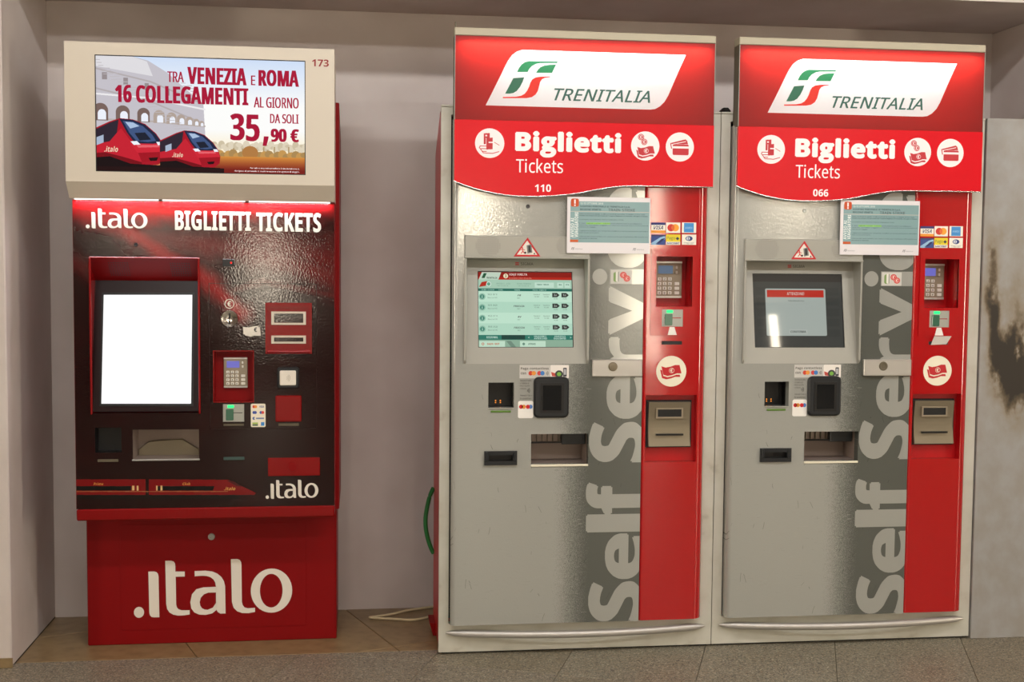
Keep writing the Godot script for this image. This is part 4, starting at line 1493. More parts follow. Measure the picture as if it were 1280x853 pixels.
func grey_machine(which: int) -> void:
	var off := Vector3(PITCH * which, 0, 0)
	org = Vector3(0.45, 0, -0.16)
	var t := thing("ticket_machine", "grey and red self-service ticket machine numbered 110 showing a list of trains" if which == 0 else "grey and red self-service ticket machine numbered 066 with a warning box on its dark screen", "ticket machine", org + off, "grey and red ticket machines side by side")
	var door := DOOR_Z
	# cabinet, plinth, frame, handle
	var cab := Shape.new()
	cab.x = Transform3D(Basis(Vector3.UP, PI / 2.0), Vector3.ZERO)
	cab.prism(PackedVector2Array([Vector2(0.33, 0.012), Vector2(0.33, 1.62), Vector2(0.10, 1.735), Vector2(0.10, 0.012)]), 0.004, 0.896, 0.002)
	var box_ := part(t, "cabinet", cab, M.red_sheet, "red sided cabinet")
	for x in [0.004, 0.882]:
		part(box_, "side_wall", Shape.new().box(Vector3(x, 0.012, -0.101), Vector3(x + 0.014, 1.735, -0.02)), M.red_sheet)
	part(box_, "top_wall", Shape.new().box(Vector3(0.018, 1.722, -0.101), Vector3(0.882, 1.735, -0.02)), M.red_sheet)
	part(t, "plinth", Shape.new().box(Vector3(0.012, 0, -0.32), Vector3(0.888, 0.013, -0.012)), M.rubber)
	var gap := Rect2(0.0325, 0.1, 0.8275, 1.616)
	var fr := part(t, "frame", Shape.new().sheet(Rect2(0.0012, 0.007, 0.8976, 1.738), [gap], func(_x): return 0.0, 0.022), M.cream_enamel, "cream enamelled front frame")
	var edge := Shape.new()
	edge.box(Vector3(0.0012, 1.739, -0.03), Vector3(0.8988, 1.746, 0.004), 0.002)
	part(fr, "top_edge", edge, M.cream_enamel)
	part(fr, "gap_shadow_plate", Shape.new().rect(gap.grow(0.01), -0.096), M.black_inner)  # black sheet added to give the shade in the gap round the door
	var hl := at(557.5, 792, 0.01)
	var hr := at(881, 783, 0.01)
	var path := PackedVector3Array()
	var radii := []
	for k in 33:
		var s := k / 32.0
		var bow := 1.0 - pow(2.0 * s - 1.0, 2.0)
		path.append(Vector3(lerpf(hl.x, hr.x, s), lerpf(hl.y, hr.y, s) - 0.004 * bow, 0.006 + 0.036 * bow))
		radii.append(0.0118 * clampf(pow(minf(s, 1.0 - s) * 22.0, 0.5), 0.18, 1.0))
	part(t, "handle", Shape.new().tube(path, radii, 14), M.brushed_bar, "long bowed metal handle bar")
	# the printed grey door
	var hood := Rect2(0.073, 0.938, 0.397, 0.402)
	var card := span(610.5, 478.5, 642.3, 510, door)
	var tray := span(664, 543, 735, 580.5, door)
	var slot := span(605.5, 564, 645.5, 581, door).grow(-0.006)
	if not M.has("door_foil"):
		var dm := paper("door_foil", door_print(), 0.11)
		dm.metallic = 0.12
		dm.metallic_specular = 0.7
		dm.normal_enabled = true
		dm.normal_texture = noise_tex(0.11, 71, 1024, true, 3.0, null, FastNoiseLite.TYPE_SIMPLEX_SMOOTH, 3)
		dm.normal_scale = 0.05
		for k in 6:
			paper("card_sign_%d" % k, card_signs()[k])
		paper("notice", notice_print(), 0.22)
		paper("contactless", contactless_print())
		paper("icon_tickets", icon_tickets())
		paper("icon_money", icon_money())
		paper("icon_card", icon_card())
		glow_print("list_screen", list_screen(), 0.82, 0.06)
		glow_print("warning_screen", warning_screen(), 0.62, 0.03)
		var fl := blank(160, 160, c8(238, 232, 208))
		flag(fl, Vector2(28, 46), 1.08, c8(190, 24, 32), c8(238, 232, 208))
		paper("flag_disc", fl)
		var co := blank(128, 88, c8(200, 198, 190))
		ink(co, rounded(Rect2(16, 14, 30, 62), 12), c8(120, 150, 84))
		ink(co, rounded(Rect2(30, 10, 16, 64), 8), c8(226, 224, 214))
		line(co, PackedVector2Array([Vector2(46, 12), Vector2(46, 72)]), 4, c8(90, 90, 84))
		for q in [[76, 32], [98, 54]]:
			dot(co, q[0], q[1], 20, c8(208, 52, 46))
			dot(co, q[0], q[1], 14, c8(224, 190, 180))
			dot(co, q[0], q[1], 12, c8(208, 52, 46))
			print_text(co, "€", q[0] - 7.0, q[1] - 9.0, 14, 18, c8(236, 220, 210))
		paper("coin_sticker", co)
		var wn := blank(192, 168, c8(196, 30, 34))
		ink(wn, PackedVector2Array([Vector2(96, 26), Vector2(170, 152), Vector2(22, 152)]), c8(226, 220, 210))
		ink(wn, PackedVector2Array([Vector2(92, 70), Vector2(126, 58), Vector2(134, 132), Vector2(98, 142)]), c8(120, 120, 116))
		ink(wn, PackedVector2Array([Vector2(104, 74), Vector2(118, 70), Vector2(124, 126), Vector2(106, 130)]), c8(40, 40, 42))
		dot(wn, 82, 134, 9, c8(40, 40, 42))
		dot(wn, 62, 92, 6, c8(200, 40, 40))
		line(wn, PackedVector2Array([Vector2(62, 98), Vector2(66, 120), Vector2(54, 140)]), 6, c8(200, 40, 40))
		line(wn, PackedVector2Array([Vector2(66, 120), Vector2(76, 138)]), 6, c8(200, 40, 40))
		line(wn, PackedVector2Array([Vector2(48, 112), Vector2(63, 102), Vector2(80, 112)]), 5, c8(200, 40, 40))
		ink(wn, PackedVector2Array([Vector2(142, 148), Vector2(148, 130), Vector2(156, 148)]), c8(50, 50, 50))
		paper("warning_triangle", wn)
	var gr := Rect2(DOOR.position.x, DOOR.position.y, SEAM_X - DOOR.position.x, DOOR.size.y)
	var ds := Shape.new()
	ds.uvr = gr
	var rows := []
	for k in 9:
		rows.append(DOOR.position.x + 0.016 * (1.0 - cos(PI / 2.0 * k / 8.0)))
	var panel := part(t, "door_panel", ds.sheet(gr, [hood, card, tray, slot], door_z, 0.03, rows), M.door_foil, "silver grey printed door")
	# big lettering that reads upwards, each letter where it stands
	var big := Shape.new()
	for q in [["S", 737, 710, 803, 774], ["e", 758, 669, 803, 722], ["l", 734, 645, 803, 663], ["f", 734, 605, 803, 641], ["S", 738, 529.5, 806, 576.5], ["e", 760, 470, 805, 522], ["r", 762.5, 423, 803, 463], ["v", 762.5, 359.5, 806, 417.5], ["c", 761, 290, 808, 333.5], ["e", 761, 236, 808, 287]]:
		var rr := span(q[1], q[2] if q[0] != "S" or q[2] > 700 else q[2], q[3], q[4], door)
		if q[0] == "S" and q[2] > 700:
			rr = span(737, 729.5, 803, 775, door)
		write(big, q[0], rr, door + 0.0008, true, 0.0, 0.004, true)
	big.face(oval(at(749.8, 346, door), 0.024, 0.025), door + 0.0008)
	big.rect(span(762.5, 336.5, 805, 355.5, door), door + 0.0008)
	for k in big.v.size():
		big.v[k].x = minf(big.v[k].x, SEAM_X - 0.0004)
	part(panel, "lettering", big, M.printed_silver, "large light grey letters reading Self Service upwards")
	part(panel, "peep_hole", Shape.new().turned(at(660, 258, door), [Vector2(0.0065, door), Vector2(0.006, door + 0.002), Vector2(0.004, door + 0.002), Vector2(0, door + 0.0005)], 14), M.ink_dark if which == 0 else M.steel)
	# red column
	var pin := span(820.5, 320.5, 864.5, 383.5, 0.036)
	var bill := span(806.5, 494, 869, 577, 0.03)
	var rc := Rect2(SEAM_X, DOOR.position.y, DOOR.end.x - SEAM_X, DOOR.size.y)
	var cols := []
	for k in 25:
		cols.append(lerpf(rc.position.x, rc.end.x, k / 24.0))
	for k in 9:
		cols.append(rc.end.x - 0.034 * (1.0 - cos(PI / 2.0 * k / 8.0)))
		cols.append(rc.position.x + 0.010 * (1.0 - cos(PI / 2.0 * k / 8.0)))
	var col := part(t, "red_column", Shape.new().sheet(rc, [pin, bill], column_z, 0.03, cols), M.red_moulding, "glossy red moulded column")
	# pin pad unit
	var plate := span(814.5, 311, 870, 420, 0.04)
	var read := span(827.5, 387, 853.5, 408.5, 0.04)
	var pu := part(t, "pin_pad_unit", Shape.new().sheet(plate, [pin, read], func(_x): return 0.0405, 0.01), M.red_moulding, "raised red plate around the pin pad")
	part(pu, "recess", Shape.new().recess(pin, -0.046, 0.0395), M.red_sheet)
	keypad(pu, span(818.5, 326.5, 852, 373, -0.03), -0.03, M.grey_display if which == 0 else M.blue_display)
	card_reader(pu, read, 0.0385)
	part(pu, "arrow_sticker", Shape.new().face(trace([[837, 409], [843, 409], [846, 419], [834.5, 419]], 0.041), 0.0415), M.sticker_white)
	part(t, "ticket_slot", Shape.new().prism(rounded(span(827, 426.5, 852.5, 431, 0.037), 0.003), 0.034, 0.0385, 0.001), M.black_plastic)
	var fd := at(839, 464.3, 0.037)
	var disc := Shape.new()
	disc.uvr = Rect2(fd - Vector2(0.05, 0.05), Vector2(0.1, 0.1))
	part(col, "banknote_sticker", disc.face(oval(fd, 0.0495, 0.0495, 36), 0.0378), M.flag_disc, "round cream sticker with a red banknote")
	for k in 6:
		var u: float = [814.0, 832.6, 852.4][k % 3]
		var r := span(u, 278.2 + 15.0 * (k / 3), u + 17.6, 291.5 + 14.8 * (k / 3), 0.037)
		var s := Shape.new()
		s.uvr = r
		part(col, "card_sticker", s.rect(r, 0.0378), M["card_sign_%d" % k])
	# banknote unit in its recess
	var bu := part(t, "banknote_unit", Shape.new().recess(bill, 0.006, 0.034), M.red_sheet, "red recess with a bronze banknote slot unit")
	var br := span(811, 503, 862.5, 557.5, 0.021)
	var bs := Shape.new()
	bs.x = Transform3D(Basis(Vector3.UP, PI / 2.0), Vector3.ZERO)
	var prof := PackedVector2Array([Vector2(-0.006, br.position.y), Vector2(-0.006, br.end.y), Vector2(-0.024, br.end.y)])
	for k in 13:
		var s := k / 12.0
		prof.append(Vector2(-0.026 + 0.010 * sin(s * PI * 0.75) - 0.010 * s * s, lerpf(br.end.y, br.position.y, s)))
	bs.prism(prof, br.position.x, br.end.x, 0.002)
	var face_ := part(bu, "slot_unit", bs, M.bill_bronze, "bronze banknote slot unit")
	part(face_, "slot", Shape.new().ring(span(820, 510.5, 853.5, 523, 0.025), span(822, 512, 851.5, 521, 0.025), 0.02, 0.0285), M.keypad_case)
	part(face_, "slot_opening", Shape.new().rect(span(822, 512, 851.5, 521, 0.025), 0.0275), M.black_inner)
	part(face_, "lower_slot", Shape.new().slab(span(820, 542.5, 854, 544.5, 0.03), 0.026, 0.0325), M.black_inner)
	part(face_, "backing", Shape.new().slab(br.grow(0.006), 0.006, 0.012, 0.002), M.black_plastic)
	# screen hood: speaker plate above, side cheeks, a leaning surround with the screen
	var hz := 0.047
	var split := 1.272
	var x0 := hood.position.x
	var x1 := hood.end.x
	var th := 0.007
	var hd := part(t, "screen_hood", Shape.new().box(Vector3(x0, split, -0.03), Vector3(x1, hood.end.y, hz), 0.003), M.hood_grey, "grey screen hood with two speakers")
	part(hd, "hood_lip", Shape.new().box(Vector3(x0, split - 0.003, hz - 0.012), Vector3(x1, split + 0.003, hz + 0.003), 0.0015), M.hood_grey)
	for x in [x0, x1 - th]:
		var ck := Shape.new()
		ck.x = Transform3D(Basis(Vector3.UP, PI / 2.0), Vector3.ZERO)
		ck.prism(PackedVector2Array([Vector2(0.03, split), Vector2(0.03, hood.position.y), Vector2(-door - 0.001, hood.position.y), Vector2(-hz, hood.position.y + 0.012), Vector2(-hz, split)]), x, x + th, 0.002)
		part(hd, "hood_cheek", ck, M.hood_grey)
	var zt := -0.022
	var zb := 0.0362
	var lean := atan2(zb - zt, split - hood.position.y)
	var sh := Shape.new()
	# a frame of its own: origin at the foot of the surround, up along the leaning plane
	sh.x = Transform3D(Basis(Vector3.RIGHT, -lean), Vector3(0, hood.position.y, zb))
	var tall := (split - hood.position.y) / cos(lean)
	var scr := Rect2(0.1195, (0.989 - hood.position.y) / cos(lean), 0.3045, 0.240 / cos(lean))
	part(hd, "screen_surround", sh.sheet(Rect2(x0 + th, 0, x1 - x0 - 2 * th, tall), [scr], func(_x): return 0.0, 0.012), M.hood_grey)
	var ss := Shape.new()
	ss.x = sh.x
	ss.uvr = scr
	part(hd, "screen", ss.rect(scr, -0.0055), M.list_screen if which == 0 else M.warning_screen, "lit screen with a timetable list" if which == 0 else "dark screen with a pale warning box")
	var sb := Shape.new()
	sb.x = sh.x
	part(hd, "screen_edge", sb.ring(scr, scr.grow(-0.002), -0.006, -0.003), M.black_inner)
	var mk := Shape.new()
	mk.x = sh.x
	write(mk, "SIGMA", Rect2(0.258, scr.end.y + 0.020, 0.040, 0.009), 0.0006, false)
	part(hd, "lettering", mk, M.ink_dark)
	var mk2 := Shape.new()
	mk2.x = sh.x
	mk2.rect(Rect2(0.240, scr.end.y + 0.020, 0.012, 0.0035), 0.0006).rect(Rect2(0.240, scr.end.y + 0.0255, 0.012, 0.0035), 0.0006)
	part(hd, "maker_mark", mk2, M.ink_red)
	if which == 0:
		lamp(hd, "screen_light", sh.x * Vector3(scr.get_center().x, scr.get_center().y, 0.004), scr.size, sh.x.basis.z, 0.03, Color(0.85, 1.0, 0.92))
	for c in [at(610, 307.5, hz), at(711, 307.5, hz)]:
		var dots := Shape.new()
		for i in range(-6, 7):
			for j in range(-5, 6):
				if Vector2(i / 6.3, j / 5.3).length() < 1.0:
					var p: Vector2 = c + Vector2(i, j) * 0.0062
					dots.face(oval(p, 0.0013, 0.0013, 6), hz + 0.0004)
		part(hd, "speaker_grille", dots, M.ink_dark)
	var tri := trace([[659.5, 297], [675.5, 320.8], [642, 320.8]], hz)
	var ts := Shape.new()
	ts.uvr = Rect2(tri[2].x, tri[2].y, tri[1].x - tri[2].x, tri[0].y - tri[2].y)
	part(hd, "warning_sticker", ts.face(tri, hz + 0.0008), M.warning_triangle, "red bordered triangular warning sticker")
	# card scanner
	var cb := part(t, "barcode_scanner", Shape.new().recess(card, -0.03, door - 0.001), M.black_inner)
	var four := Shape.new()
	for q in [[619.5, 501], [625.5, 501], [619.5, 503.5], [625.5, 503.5]]:
		four.turned(at(q[0], q[1], -0.029), [Vector2(0.0022, -0.03), Vector2(0.0018, -0.0285), Vector2(0, -0.028)], 8)
	part(cb, "amber_light", four, M.amber_light)
	part(cb, "scanner_edge", Shape.new().slab(Rect2(card.position.x, card.position.y - 0.004, card.size.x, 0.004), door - 0.002, door + 0.003, 0.001), M.hood_grey)
	part(t, "green_strip", Shape.new().slab(span(613.5, 513.5, 638.5, 515.8, door), door - 0.001, door + 0.002, 0.0006), mat("strip_green", c8(92, 130, 52), 0.35))
	# contactless reader: black housing with a sunken glass
	var crr := span(667.5, 471.5, 710.8, 522.5, door + 0.008)
	var cr := part(t, "contactless_reader", Shape.new().prism(rounded(crr, 0.016), door - 0.004, door + 0.012, 0.006), M.black_plastic, "black rounded contactless reader")
	var gl := span(675.5, 479, 704.5, 516.5, door + 0.012)
	part(cr, "inner_ring", Shape.new().ring(gl, gl.grow(-0.008), door + 0.006, door + 0.0135), M.black_inner)
	part(cr, "glass", Shape.new().rect(gl.grow(-0.008), door + 0.0128), M.dark_glass)
	# stickers round the reader
	var kr := span(649.5, 456.5, 711, 473, door)
	var ks := Shape.new()
	ks.uvr = kr
	part(panel, "contactless_sticker", ks.rect(kr, door + 0.0006), M.contactless)
	var low := span(647.5, 501.5, 666.5, 523, door)
	var lp := part(panel, "payment_sticker", Shape.new().face(rounded(low, 0.006), door + 0.0006), M.sticker_white)
	for q in [[651.3, "ink_red"], [654.6, "amber_dye"], [659.8, "ink_red"], [663.1, "blue_dye"]]:
		if not M.has(q[1]):
			mat("amber_dye", c8(230, 150, 60), 0.4)
			mat("blue_dye", c8(70, 120, 190), 0.4)
		part(lp, "card_sign", Shape.new().face(oval(at(q[0], 508.7, door), 0.0066, 0.0066, 18), door + 0.001 + 0.0002 * (int(q[0]) % 3)), M[q[1]])
	var fine := Shape.new()
	write(fine, "Avvicina la carta", span(650, 474.5, 664, 477, door), door + 0.0008, false)
	write(fine, "o il telefono al", span(650, 478, 661, 480.5, door), door + 0.0008, false)
	write(fine, "lettore quando", span(650, 481.5, 662, 484, door), door + 0.0008, false)
	write(fine, "richiesto", span(650, 485, 658, 487, door), door + 0.0008, false)
	write(fine, "Attendi il bip e", span(650, 493.5, 665, 496, door), door + 0.0008, false)
	write(fine, "lo scontrino", span(650, 497, 664, 499.5, door), door + 0.0008, false)
	var sy := at(657.5, 488.5, door)
	for k in 3:
		band(fine, arc(sy, 0.004 + 0.0035 * k, -0.7, 0.7, 6), arc(sy, 0.0055 + 0.0035 * k, -0.7, 0.7, 6), door + 0.0008)
	part(panel, "fine_print", fine, M.ink_dark)
	var csr := span(763.5, 337.5, 789.5, 355, door)
	var cst := Shape.new()
	cst.uvr = csr
	part(panel, "coin_sticker", cst.rect(csr, door + 0.0016), M.coin_sticker)
	# receipt slot
	var rs := span(605.2, 564, 646, 581.2, door)
	var rp := part(t, "receipt_slot", Shape.new().ring(rs, rs.grow_individual(-0.014, -0.013, -0.014, -0.013), door - 0.01, door + 0.008), M.black_plastic)
	part(rp, "slot", Shape.new().recess(rs.grow_individual(-0.014, -0.013, -0.014, -0.013), door - 0.02, door + 0.0075), M.black_inner)
	for x in [rs.position.x + 0.002, rs.end.x - 0.012]:
		part(rp, "side_guide", Shape.new().box(Vector3(x, rs.position.y + 0.012, door + 0.006), Vector3(x + 0.010, rs.end.y - 0.002, door + 0.013), 0.002), M.black_plastic)
	# ticket tray with its row of fins
	var tp := part(t, "ticket_tray", Shape.new().recess(tray, -0.085, door - 0.001), M.tray_brown, "open ticket tray with fins inside")
	part(tp, "fin_plate", Shape.new().box(Vector3(tray.position.x, tray.end.y - 0.033, -0.03), Vector3(tray.position.x + 0.105, tray.end.y, -0.026)), M.tray_brown)
	for k in 6:
		var fx := tray.position.x + 0.008 + 0.0175 * k
		part(tp, "fin", Shape.new().box(Vector3(fx, tray.end.y - 0.032, -0.027), Vector3(fx + 0.002, tray.end.y - 0.004, -0.020)), M.casing)
	part(tp, "shelf", Shape.new().box(Vector3(tray.position.x, tray.end.y - 0.036, -0.06), Vector3(tray.position.x + 0.105, tray.end.y - 0.033, -0.006), 0.001), M.black_plastic)
	part(tp, "chute_block", Shape.new().box(Vector3(tray.position.x + 0.105, tray.end.y - 0.040, -0.08), Vector3(tray.end.x - 0.002, tray.end.y - 0.001, -0.005), 0.002), M.black_plastic)
	part(tp, "tray_edge", Shape.new().slab(Rect2(tray.position.x, tray.position.y - 0.006, tray.size.x, 0.007), door - 0.002, door + 0.004, 0.001), M.sticker_cream)
	# metal bracket across the seam
	var bkr := span(740.5, 450, 803, 471, 0.053)
	var bk := part(t, "bracket", Shape.new().slab(bkr, door, 0.053, 0.002), M.aluminium, "flat metal locking bracket")
	var kc := at(766, 458.5, 0.053)
	if which == 0:
		part(bk, "knob", Shape.new().turned(kc, [Vector2(0.0145, 0.053), Vector2(0.0145, 0.057), Vector2(0.012, 0.0595), Vector2(0.006, 0.0605), Vector2(0, 0.0605)]), M.bill_bronze)
	else:
		part(bk, "lock_hole", Shape.new().turned(kc, [Vector2(0.015, 0.053), Vector2(0.014, 0.055), Vector2(0.010, 0.055), Vector2(0.008, 0.0535), Vector2(0, 0.0532)]), M.casing)
	sign_box(t, which)


func sign_box(t: Node3D, which: int) -> void:
	var z := SIGN_Z
	var up := Rect2(0.0375, 1.694, 0.822, 0.256)
	# casing: a shallow box, white inside, with a lamp strip along its top
	var cs := Shape.new()
	cs.ring(up, up.grow(-0.004), 0.014, z - 0.003)
	cs.slab(up, 0.006, 0.0135)
	var sg := part(t, "sign_box", cs, M.casing, "lit red sign box with a white emblem plate")
	part(sg, "reflector", Shape.new().recess(up.grow(-0.0045), 0.0145, z - 0.004), M.reflector)
	part(sg, "strip_light", Shape.new().box(Vector3(0.06, 1.941, 0.028), Vector3(0.838, 1.9445, 0.046)), M.strip_light)
	lamp(sg, "sign_light", Vector3(0.4485, 1.938, 0.036), Vector2(0.77, 0.02), Vector3.DOWN, SIGN_ENERGY, Color(0.95, 0.985, 1.0))
	part(sg, "top_cap", Shape.new().box(Vector3(0.0365, 1.950, 0.006), Vector3(0.8605, 1.974, z + 0.002), 0.002), M.cap_grey)
	if which == 0:
		part(sg, "top_pin", Shape.new().tube(PackedVector3Array([Vector3(0.042, 1.972, 0.03), Vector3(0.042, 1.996, 0.03)]), [0.0022], 8), M.casing)
	else:
		part(t, "cable_gland", Shape.new().box(Vector3(0.018, 1.745, -0.09), Vector3(0.05, 1.768, -0.05), 0.009), M.rubber)
	# outline of the white plate
	var logo := PackedVector2Array()
	for q in [[607.1, 131.7], [615, 116], [623, 100], [630.5, 84.5], [635, 76], [640, 69], [646, 64.5], [653, 62.3], [857.6, 68.7], [848, 90], [835.6, 119], [831, 127], [825, 133], [819, 136.3], [813, 137], [807, 136.9]]:
		logo.append(at(q[0], q[1], z))
	var cx := logo[8].lerp(logo[0], 0.5).x
	for half in [Rect2(up.position.x, up.position.y, cx - up.position.x, up.size.y), Rect2(cx, up.position.y, up.end.x - cx, up.size.y)]:
		var q := PackedVector2Array([half.position, Vector2(half.end.x, half.position.y), half.end, Vector2(half.position.x, half.end.y)])
		for got in Geometry2D.clip_polygons(q, logo):
			part(sg, "lit_red_panel", Shape.new().face(got, z - 0.001), M.lit_red)
	var lg := part(sg, "lit_emblem_panel", Shape.new().face(logo, z - 0.001), M.lit_white, "white lit plate with a green and red emblem")
	var zz := z - 0.0002
	var em := func(list: Array, smooth: bool) -> PackedVector2Array:
		var out := PackedVector2Array()
		for k in range(0, list.size(), 2):
			out.append(at(600.0 + list[k] / 4.923, 50.0 + list[k + 1] / 4.923, zz))
		return curve(out, true, 3) if smooth else out
	part(lg, "emblem", Shape.new().face(em.call([228, 197, 240, 172, 256, 151, 276, 137, 300, 130, 478, 133, 475, 142, 370, 142, 345, 147, 320, 160, 304, 177, 293, 197], false), zz), M.lit_green)
	part(lg, "emblem", Shape.new().face(em.call([345, 202, 356, 184, 372, 168, 398, 157, 430, 153, 468, 152, 443, 203], false), zz), M.lit_green)
	part(lg, "emblem", Shape.new().face(em.call([205, 235, 272, 230, 262, 258, 246, 289, 226, 314, 206, 326, 184, 330, 155, 330], false), zz), M.lit_deep_green)
	part(lg, "emblem", Shape.new().face(em.call([432, 225, 375, 226, 342, 231, 322, 243, 311, 262, 302, 288, 290, 312, 274, 332, 252, 344, 222, 349, 140, 351, 142, 358, 285, 358, 318, 352, 342, 336, 356, 313, 364, 283, 370, 258, 382, 241, 400, 233, 430, 229], false), zz), M.lit_emblem_red)
	var lr := PackedVector2Array([at(688.3, 124.3, zz), at(817, 127.8, zz), at(689, 111, zz)])
	part(lg, "lettering", write(Shape.new(), "TRENITALIA", Rect2(lr[0].x, lr[1].y - 0.002, lr[1].x - lr[0].x - 0.012, 0.036), zz, false, 0.36, 0.0006), M.lit_letter)
	# lower plate with its wavy edge
	var wave := curve(trace([[566.8, 225.8], [583, 232], [599.4, 236.9], [614, 240.3], [629, 243], [644, 244.6], [658.8, 245.2], [674, 245.2], [688.5, 244.6], [703, 243.6], [718, 241.9], [733, 239.3], [747.8, 236.4], [765.6, 233.6], [779, 232.4], [792.4, 232]], z), false, 2)
	wave.append(Vector2(up.end.x, wave[wave.size() - 1].y))
	var lo := wave.duplicate()
	lo.append(Vector2(up.end.x, up.position.y))
	lo.append(Vector2(up.position.x, up.position.y))
	lo[0] = Vector2(up.position.x, lo[0].y)
	var lp := part(sg, "lower_plate", Shape.new().prism(lo, 0.05, z + 0.002, 0.0008), M.sign_red, "bright red plate with a wavy lower edge")
	var rim := Shape.new()
	var rp := PackedVector3Array()
	for p in wave:
		rp.append(Vector3(p.x, p.y - 0.001, z))
	part(lp, "chrome_edge", rim.tube(rp, [0.0022], 8), M.chrome)
	var zf := z + 0.0028
	var lt := Shape.new()
	write(lt, "Biglietti", span(645, 164.5, 775, 198, z), zf, true, 0.0, 0.0026)
	part(lp, "lettering", lt, M.sign_white)
	part(lp, "lettering", write(Shape.new(), "Tickets", span(645, 198, 703.5, 217, z), zf, false), M.sign_white)
	part(lp, "lettering", write(Shape.new(), "110" if which == 0 else "066", span(668.5, 230.5, 688.5, 240, z), zf, true), M.sign_white)
	for q in [[612, 179.2, "icon_tickets"], [806.3, 182.7, "icon_money"], [849.5, 184, "icon_card"]]:
		var c := at(q[0], q[1], z)
		var s := Shape.new()
		s.uvr = Rect2(c - Vector2(0.046, 0.046), Vector2(0.092, 0.092))
		part(lp, "round_symbol", s.face(oval(c, 0.0455, 0.0455, 36), zf), M[q[2]])
	for x in [up.position.x, up.end.x - 0.0015]:
		part(sg, "side_edge", Shape.new().box(Vector3(x, 1.505, z - 0.004), Vector3(x + 0.0015, 1.950, z + 0.0015)), M.hood_grey)


const SIGN_ENERGY := 0.12


# ---------------------------------------------------------------- things beside and on the machines
func stain_print() -> Image:
	var w := 120
	var h := 560
	var im := blank(w, h, c8(150, 146, 138))
	var nz := FastNoiseLite.new()
	nz.seed = 17
	nz.frequency = 0.03
	nz.fractal_octaves = 5
	var fine := FastNoiseLite.new()
	fine.seed = 18
	fine.frequency = 0.12
	# burnt patches: centre (share of width, height above floor), spread
	var spots := [[0.08, 1.31, 0.03, 0.05, 0.8], [0.12, 1.245, 0.03, 0.06, 0.6], [0.11, 1.16, 0.04, 0.05, 1.2], [0.16, 1.09, 0.03, 0.06, 1.3], [0.17, 1.00, 0.03, 0.06, 1.1], [0.24, 0.93, 0.06, 0.05, 1.3], [0.42, 1.03, 0.07, 0.05, 1.0], [0.34, 0.97, 0.10, 0.05, 1.3], [0.36, 0.88, 0.10, 0.06, 1.4], [0.5, 0.92, 0.10, 0.10, 1.2], [0.3, 1.36, 0.12, 0.04, 0.35], [0.36, 1.17, 0.10, 0.10, 0.4], [0.44, 0.78, 0.08, 0.06, 0.7], [0.75, 0.95, 0.12, 0.12, 0.9]]
	for y in h:
		for x in w:
			var px := (x + 0.5) / w
			var py := (1.0 - (y + 0.5) / h) * 1.747
			var m := 0.0
			for s in spots:
				var d := Vector2((px - s[0]) / (s[2] * 2.0), (py - s[1]) / s[3])
				m += s[4] * exp(-d.length_squared())
			m *= clampf(0.8 + 1.1 * nz.get_noise_2d(x, y * 0.6) + 0.3 * fine.get_noise_2d(x, y), 0.0, 2.0)
			var base := c8(156, 155, 153).lerp(c8(148, 144, 137), clampf(0.5 + 1.0 * nz.get_noise_2d(x + 500, y), 0, 1))
			im.set_pixel(x, y, base.lerp(c8(112, 88, 52), clampf(m * 0.8, 0, 0.7)).lerp(c8(34, 28, 20), clampf((m - 0.4) * 0.85, 0, 0.92)))
	im.resize(480, 2048, Image.INTERPOLATE_CUBIC)
	var rng := RandomNumberGenerator.new()
	rng.seed = 5
	for k in 9:
		var p := Vector2(250.0 + rng.randf() * 150.0, 2048.0 * (1.0 - 1.385 / 1.747) + rng.randf_range(-3, 5))
		block(im, p.x, p.y, p.x + rng.randf_range(4, 16), p.y + rng.randf_range(2, 5), c8(40, 34, 28))
	return im


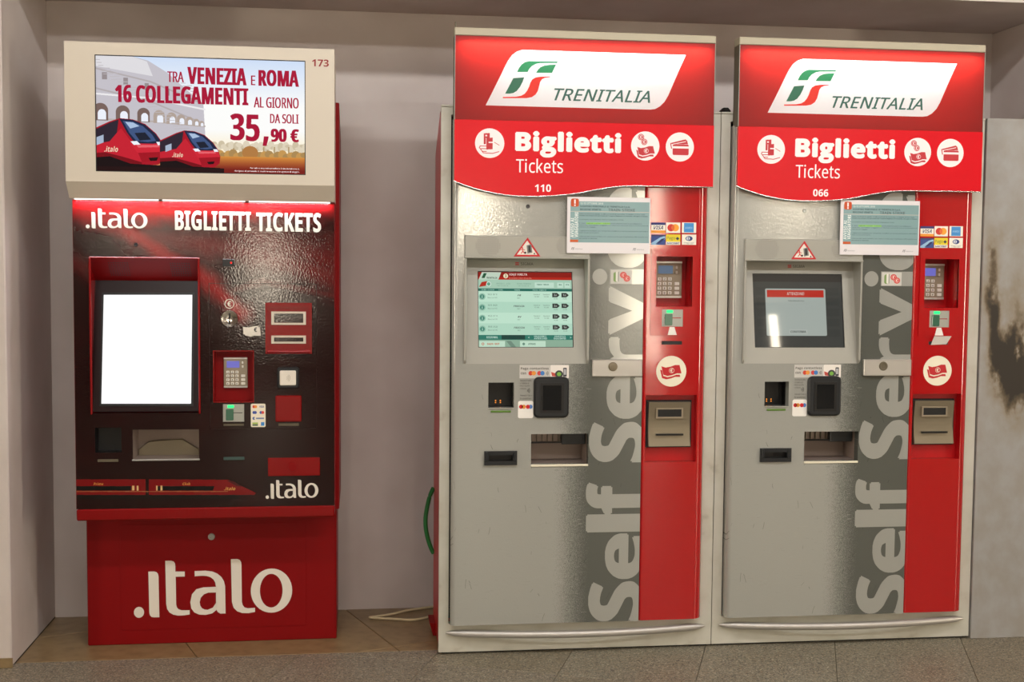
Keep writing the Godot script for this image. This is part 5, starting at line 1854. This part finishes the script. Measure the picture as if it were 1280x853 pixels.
func build_small_things() -> void:
	var fr := Rect2(1.803, 0.0, 0.303, 1.747)
	var fs := Shape.new()
	fs.uvr = fr
	single("filler_panel", fs.slab(fr, -0.04, 0.008, 0.001), paper("stained_board", stain_print(), 0.6), "grey filler board with brown burn stains between the red machine front and the side wall", "panel", Vector3(1.95, 0, 0))
	for k in 2:
		var off := Vector3(PITCH * k, 0, 0)
		var r := span(709.3, 246, 812.3, 317.5, 0.054) if k == 0 else span(1051.3, 250, 1148.3, 319.5, 0.054)
		var s := Shape.new()
		s.uvr = r
		# a sheet in a clear sleeve, very slightly bowed
		var cols := []
		for j in 13:
			cols.append(lerpf(r.position.x, r.end.x, j / 12.0))
		s.sheet(r, [], func(x): return 0.0525 + 0.002 * sin((x - r.position.x) / r.size.x * PI), 0.0012, cols)
		var c := r.get_center()
		single("notice_sheet", s, M.notice, "printed notice sheet taped beside the train list screen of machine 110" if k == 0 else "printed notice sheet taped beside the warning screen of machine 066", "notice", Vector3(c.x, c.y, 0.05), "strike notices taped to the machines")
	# slip of paper sticking out of the ticket slot of the second machine
	var p := []
	for q in [[1163.5, 431.5, 0.039], [1183, 430.5, 0.039], [1189.5, 420.5, 0.052], [1168, 420.5, 0.056]]:
		var a := at(q[0], q[1], q[2])
		p.append(Vector3(a.x, a.y, q[2]))
	var sl := Shape.new()
	var n: Vector3 = (p[1] - p[0]).cross(p[3] - p[0]).normalized()
	sl.quad(p[0], p[1], p[2], p[3], n)
	var th := -n * 0.0004
	sl.quad(p[0] + th, p[1] + th, p[2] + th, p[3] + th, -n)
	single("paper_slip", sl, M.sticker_white, "small curled paper slip sticking out of the ticket slot of machine 066", "paper", (p[0] + p[1]) / 2.0)
	# loose cable on the niche floor and a green hose behind the first grey machine
	var cab := PackedVector3Array()
	for q in [[548, 757.0], [530, 760.5], [512, 763.0], [490, 768.0], [472, 771.0], [462, 772.2], [470, 773.0], [490, 774.0], [512, 775.3], [528, 773.5], [550, 768.0]]:
		var d := eye_basis * Vector3((q[0] - 640.0) / FOCAL, -(q[1] - 426.5) / FOCAL, -1.0)
		var tt := (0.006 - EYE.y) / d.y
		var w := EYE + d * tt
		cab.append(Vector3(w.x, 0.006, maxf(w.z, WALL_Z + 0.008)))
	single("cable", Shape.new().tube(bend(cab), [0.0045], 8), M.white_cable, "thin cream cable lying on the beige niche floor tiles", "cable", Vector3(-0.1, 0, -0.45))
	var hose := PackedVector3Array()
	for q in [[542, 610.0], [537.5, 620.0], [534, 634.0], [532, 648.0], [532.5, 662.0], [535.5, 676.0], [539, 686.0], [542, 692.0]]:
		var a := at(q[0], q[1], -0.30)
		hose.append(Vector3(a.x, a.y, -0.30))
	single("hose", Shape.new().tube(bend(hose), [0.0075], 10), M.green_hose, "green hose loop sticking out behind the machine numbered 110", "hose", Vector3(0.0, 0.6, -0.30))
	var wd := Shape.new()
	wd.x = Transform3D(Basis(), Vector3.ZERO)
	wd.prism(trace([[537, 779.5], [550, 779.5], [550, 806], [544.5, 806]], -0.20), -0.30, -0.20, 0.002)
	single("wedge", wd, M.machine_red, "small red plastic wedge beside the foot of the machine numbered 110", "wedge", Vector3(-0.005, 0, -0.25))


func bend(p: PackedVector3Array) -> PackedVector3Array:
	var out := PackedVector3Array()
	for k in p.size() - 1:
		for j in 6:
			out.append(p[k].cubic_interpolate(p[k + 1], p[maxi(k - 1, 0)], p[mini(k + 2, p.size() - 1)], j / 6.0))
	out.append(p[p.size() - 1])
	return out
